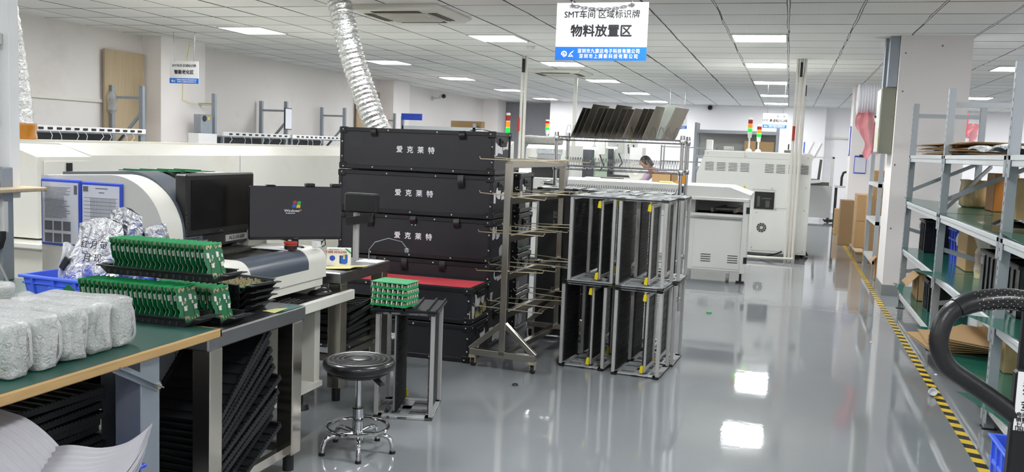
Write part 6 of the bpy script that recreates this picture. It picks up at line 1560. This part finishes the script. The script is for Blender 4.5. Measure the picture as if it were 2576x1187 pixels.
carton('open carton on the lowest shelf at the far end near the pillar', 1.26, 1.50, 9.3, 9.7, Z1, 0.25, flaps=True, tape=False)
for k in range(5):
    one(MB(Matrix.Translation((1.30+0.02*k, 7.25-0.05*k, Z1+0.01+0.022*k)) @ Matrix.Rotation(R(8-9*k), 4, 'Z') @ Matrix.Rotation(R(-3+1.2*k), 4, 'Y')).box((-0.30+0.02*k, -0.36, 0), (0.26, 0.36, 0.006)).box((-0.30+0.02*k, -0.36, 0.011), (0.24, 0.30, 0.016)), 'flattened_carton', 'carton', 'flattened brown carton in the pile on the lowest shelf, %s' % ['at the bottom', 'second from the bottom', 'in the middle', 'second from the top', 'on top and skewed'][k], 'carton', 'flattened cartons on the lowest shelf')
carton('crumpled taped carton upright behind the flattened pile', 1.42, 1.75, 6.95, 7.35, Z1, 0.36, 'carton_wrapped', tape=False)
carton('plastic wrapped carton at the near end of the lowest shelf', 1.40, 1.65, 6.35, 6.6, Z1, 0.26, 'carton_wrapped', tape=False)
t = thing('wrapped_carton', 'carton in shiny clear wrapping on the upper middle shelf', 'carton', (1.68, 9.1, Z3))
MB().lathe([(0.12, 0), (0.145, 0.02), (0.15, 0.12), (0.14, 0.22), (0.15, 0.25), (0.0, 0.24)], 8, (1.66, 9.1, Z3)).build('wrapped_box', 'carton_wrapped', t, angle=50)
carton('orange brown carton next to the wrapped one on the upper middle shelf', 1.66, 1.84, 8.4, 8.72, Z3, 0.32, 'orange_box', tape=False)
carton('brown carton at the near end of the upper middle shelf', 1.56, 1.78, 7.15, 7.55, Z3, 0.30)
for k in range(3):
    one(MB(Matrix.Translation((1.38+0.1*k, 6.2-0.16*k, Z3+0.01)) @ Matrix.Rotation(R(25*k), 4, 'Z')).grid(lambda u, v: ((u-0.5)*0.26, (v-0.5)*0.3, 0.05*abs(math.sin(5*u+k))*abs(math.sin(4*v+2*k))+0.01), 14, 14), 'foil_bag', 'silver_bag' if k == 1 else 'black_plastic', ['crumpled black foil bag nearest on the upper middle shelf', 'crumpled shiny foil bag on the upper middle shelf', 'crumpled black foil bag behind the shiny one'][k], 'bag', angle=60)
for k in range(7):
    one(MB(Matrix.Translation((1.50+0.012*math.sin(k*3), 8.35+0.2*math.sin(k*1.9), Z4+0.004+0.013*k)) @ Matrix.Rotation(R(4*math.sin(k*2.3)), 4, 'Z') @ Matrix.Rotation(R(0.5*math.sin(k)), 4, 'X')).box((-0.28, -1.1+0.05*k, 0), (0.27, 1.12-0.1*(k % 3), 0.005)).box((-0.26, -1.1+0.05*k, 0.007), (0.27, 1.0, 0.011)), 'flattened_carton', 'carton' if k % 2 else 'carton_dark', 'flattened brown carton in the long pile on the top shelf, %s' % ['lowest', 'second', 'third', 'fourth', 'fifth', 'sixth', 'uppermost'][k], 'carton', 'flattened cartons on the top shelf')
one(MB().slab(lambda u, v: (1.16+0.5*u, 5.7+1.1*v, Z4+0.035+0.014*math.sin(9*v)+0.01*math.sin(13*u)), 14, 26, 0.012), 'bubble_foil', 'bubble_foil', 'sheet of shiny bubble foil on the top shelf beside the flattened cartons', 'bubble foil')
# ------------------------------------------------------------------ pallet truck handle in the foreground
t = thing('pallet_truck', 'black pallet truck tiller with a looped padded handle at the right edge', 'pallet truck', (0.72, 2.55, 0))
hp = [(0.74, 2.60, 1.12), (0.68, 2.585, 1.145), (0.597, 2.557, 1.157), (0.542, 2.541, 1.160), (0.475, 2.52, 1.150), (0.428, 2.504, 1.128), (0.403, 2.492, 1.091), (0.397, 2.485, 1.038), (0.421, 2.487, 0.986), (0.479, 2.5, 0.945), (0.54, 2.514, 0.905), (0.60, 2.526, 0.862)]
def smooth(P, n=6):
    P = [Vector(p) for p in P]; out = []
    for i in range(len(P)-1):
        p0 = P[max(i-1, 0)]; p1 = P[i]; p2 = P[i+1]; p3 = P[min(i+2, len(P)-1)]
        for k in range(n):
            f = k/n; out.append(0.5*((2*p1)+(p2-p0)*f+(2*p0-5*p1+4*p2-p3)*f*f+(3*p1-p0-3*p2+p3)*f**3))
    return out+[P[-1]]
S = smooth(hp)
MB().tube(S, 0.0235, 20).build('handle_loop', 'grip_black', t, angle=180)
G_ = S[6:30]
MB().tube(G_, [0.0275]*len(G_), 20).build('padded_grip', 'leather_black', t, angle=70)
st = MB()
for i in range(8, 21):
    a = G_[i-2]; d = (G_[i-1]-a).normalized(); up = Vector((0, 0, 1)); sd = d.cross(up).normalized(); up = sd.cross(d)
    for k in range(5):
        an = R(-60+k*30+15*(i % 2)); n_ = (-sd if sd.y > 0 else sd)*math.cos(an)+up*math.sin(an)
        st.cyl(a+n_*0.0265, a+n_*0.0285, 0.0014, n=6)
st.build('studs', 'rod_brass', t)
MB().box((0.583, 2.507, 0.10), (0.76, 2.545, 0.985), 0.006).build('mast', 'black_plastic', t)
MB().box((0.60, 2.52, 0.0), (0.95, 2.95, 0.22), 0.02).build('chassis', 'black_plastic', t)
MB().box((0.597, 2.545, 0.90), (0.72, 2.58, 1.15), 0.008).build('handle_neck', 'black_plastic', t)
MB().cyl((0.588, 2.503, 0.885), (0.588, 2.512, 0.885), 0.006).build('pivot_bolt', 'chrome', t)
lb = MB().box((0.587, 2.501, 0.835), (0.70, 2.506, 0.985)).build('sticker', 'paper_white', t)
o0 = (-0.72, -2.55, 0)
for s_, z, sz, x in (('电', 0.972, 0.030, 0.598), ('动', 0.945, 0.030, 0.598), ('叉', 0.918, 0.030, 0.598), ('车', 0.893, 0.028, 0.598), ('电动叉车', 0.876, 0.013, 0.590), ('销售租赁', 0.863, 0.013, 0.590), ('上门维修', 0.850, 0.013, 0.589)):
    text(s_, sz, 'black_print', t, (x+o0[0], 2.5005+o0[1], z), align='LEFT', bold=0.0003)
text('13631', 0.013, 'black_print', t, (0.589+o0[0], 2.5005+o0[1], 0.8405), align='LEFT', bold=0.0003, wscale=0.8)
text('此车可批发', 0.006, 'black_print', t, (0.589+o0[0], 2.5005+o0[1], 0.834), align='LEFT')
crate('blue_crate', 'blue plastic tub at the bottom right behind the pallet truck', 0.93, 1.14, 4.0, 4.3, 0.0, 0.33, 'crate_blue')
# small things on the floor
t = thing('bottle_cap', 'small white cap lying on the striped floor tape', 'cap', (0.985, 6.25, 0.003))
MB(Matrix.Translation((0, 0, 0.024)) @ Matrix.Rotation(R(70), 4, 'X')).lathe([(0.024, -0.02), (0.026, 0), (0.026, 0.025), (0.02, 0.025), (0.02, 0.0), (0, 0.0)], 20).build('cap', 'paper_white', t, False)
for (x, y, s, m, l) in ((-1.55, 5.35, 0.022, 'black_plastic', 'small dark scrap on the floor in front of the rod trolley'), (-0.62, 8.6, 0.03, 'green_tape', 'small green scrap on the floor right of the magazines'), (0.75, 7.9, 0.01, 'paper_white', 'tiny white speck on the floor beside the striped tape'), (1.10, 6.9, 0.012, 'paper_white', 'tiny white ring on the floor near the lowest shelf')):
    one(MB().lathe([(s, 0), (s*0.7, s*0.5), (s*0.2, s*0.6)], 7, (x, y, 0.0005)), 'floor_scrap', m, l, 'scrap')
# ------------------------------------------------------------------ small extras
one(MB().tube([(-8.5, 11.5, 2.84), (-8.58, 11.45, 2.3), (-8.585, 11.45, 1.98), (-8.55, 11.6, 1.94), (-8.36, 11.84, 1.93)], 0.006, 6), 'wall_cable', 'yellow_note', 'thin yellowish cable running down the white wall pilaster to the rack post', 'cable')
for k, y in enumerate((3.93, 4.02, 4.12, 4.22)):
    one(MB().box((-3.34+0.03*k, y, 1.292), (-3.10+0.03*k, y+0.075, 1.296)).box((-3.32+0.03*k, y+0.01, 1.296), (-3.15+0.03*k, y+0.02, 1.302)), 'circuit_board', 'solder_mask', 'green board lying flat on the curved machine top, %s' % ['first from the document folder', 'second from the folder', 'third from the folder', 'farthest from the folder'][k], 'circuit board', 'boards on the machine top')
one(MB().tube([(-0.30, 13.55, 0.02), (-0.15, 13.6, 0.06), (-0.02, 13.7, 0.10), (0.0, 13.9, 0.12)], 0.012, 6), 'floor_cable', 'cable_black', 'black cable looping out beneath the big pale machine', 'cable')
t = thing('label_printer', 'low silver topped unit behind the black cases left of the window machine', 'machine', (-3.45, 11.9, 0))
MB().box((-3.75, 11.9, 0.0), (-3.2, 12.5, 1.22), 0.01).build('body', 'white_machine', t)
MB().prism([(11.88, 1.22), (12.5, 1.22), (12.5, 1.30), (12.3, 1.31), (11.95, 1.26)], 0, -3.76, -3.15).build('lid', 'stainless_top', t)
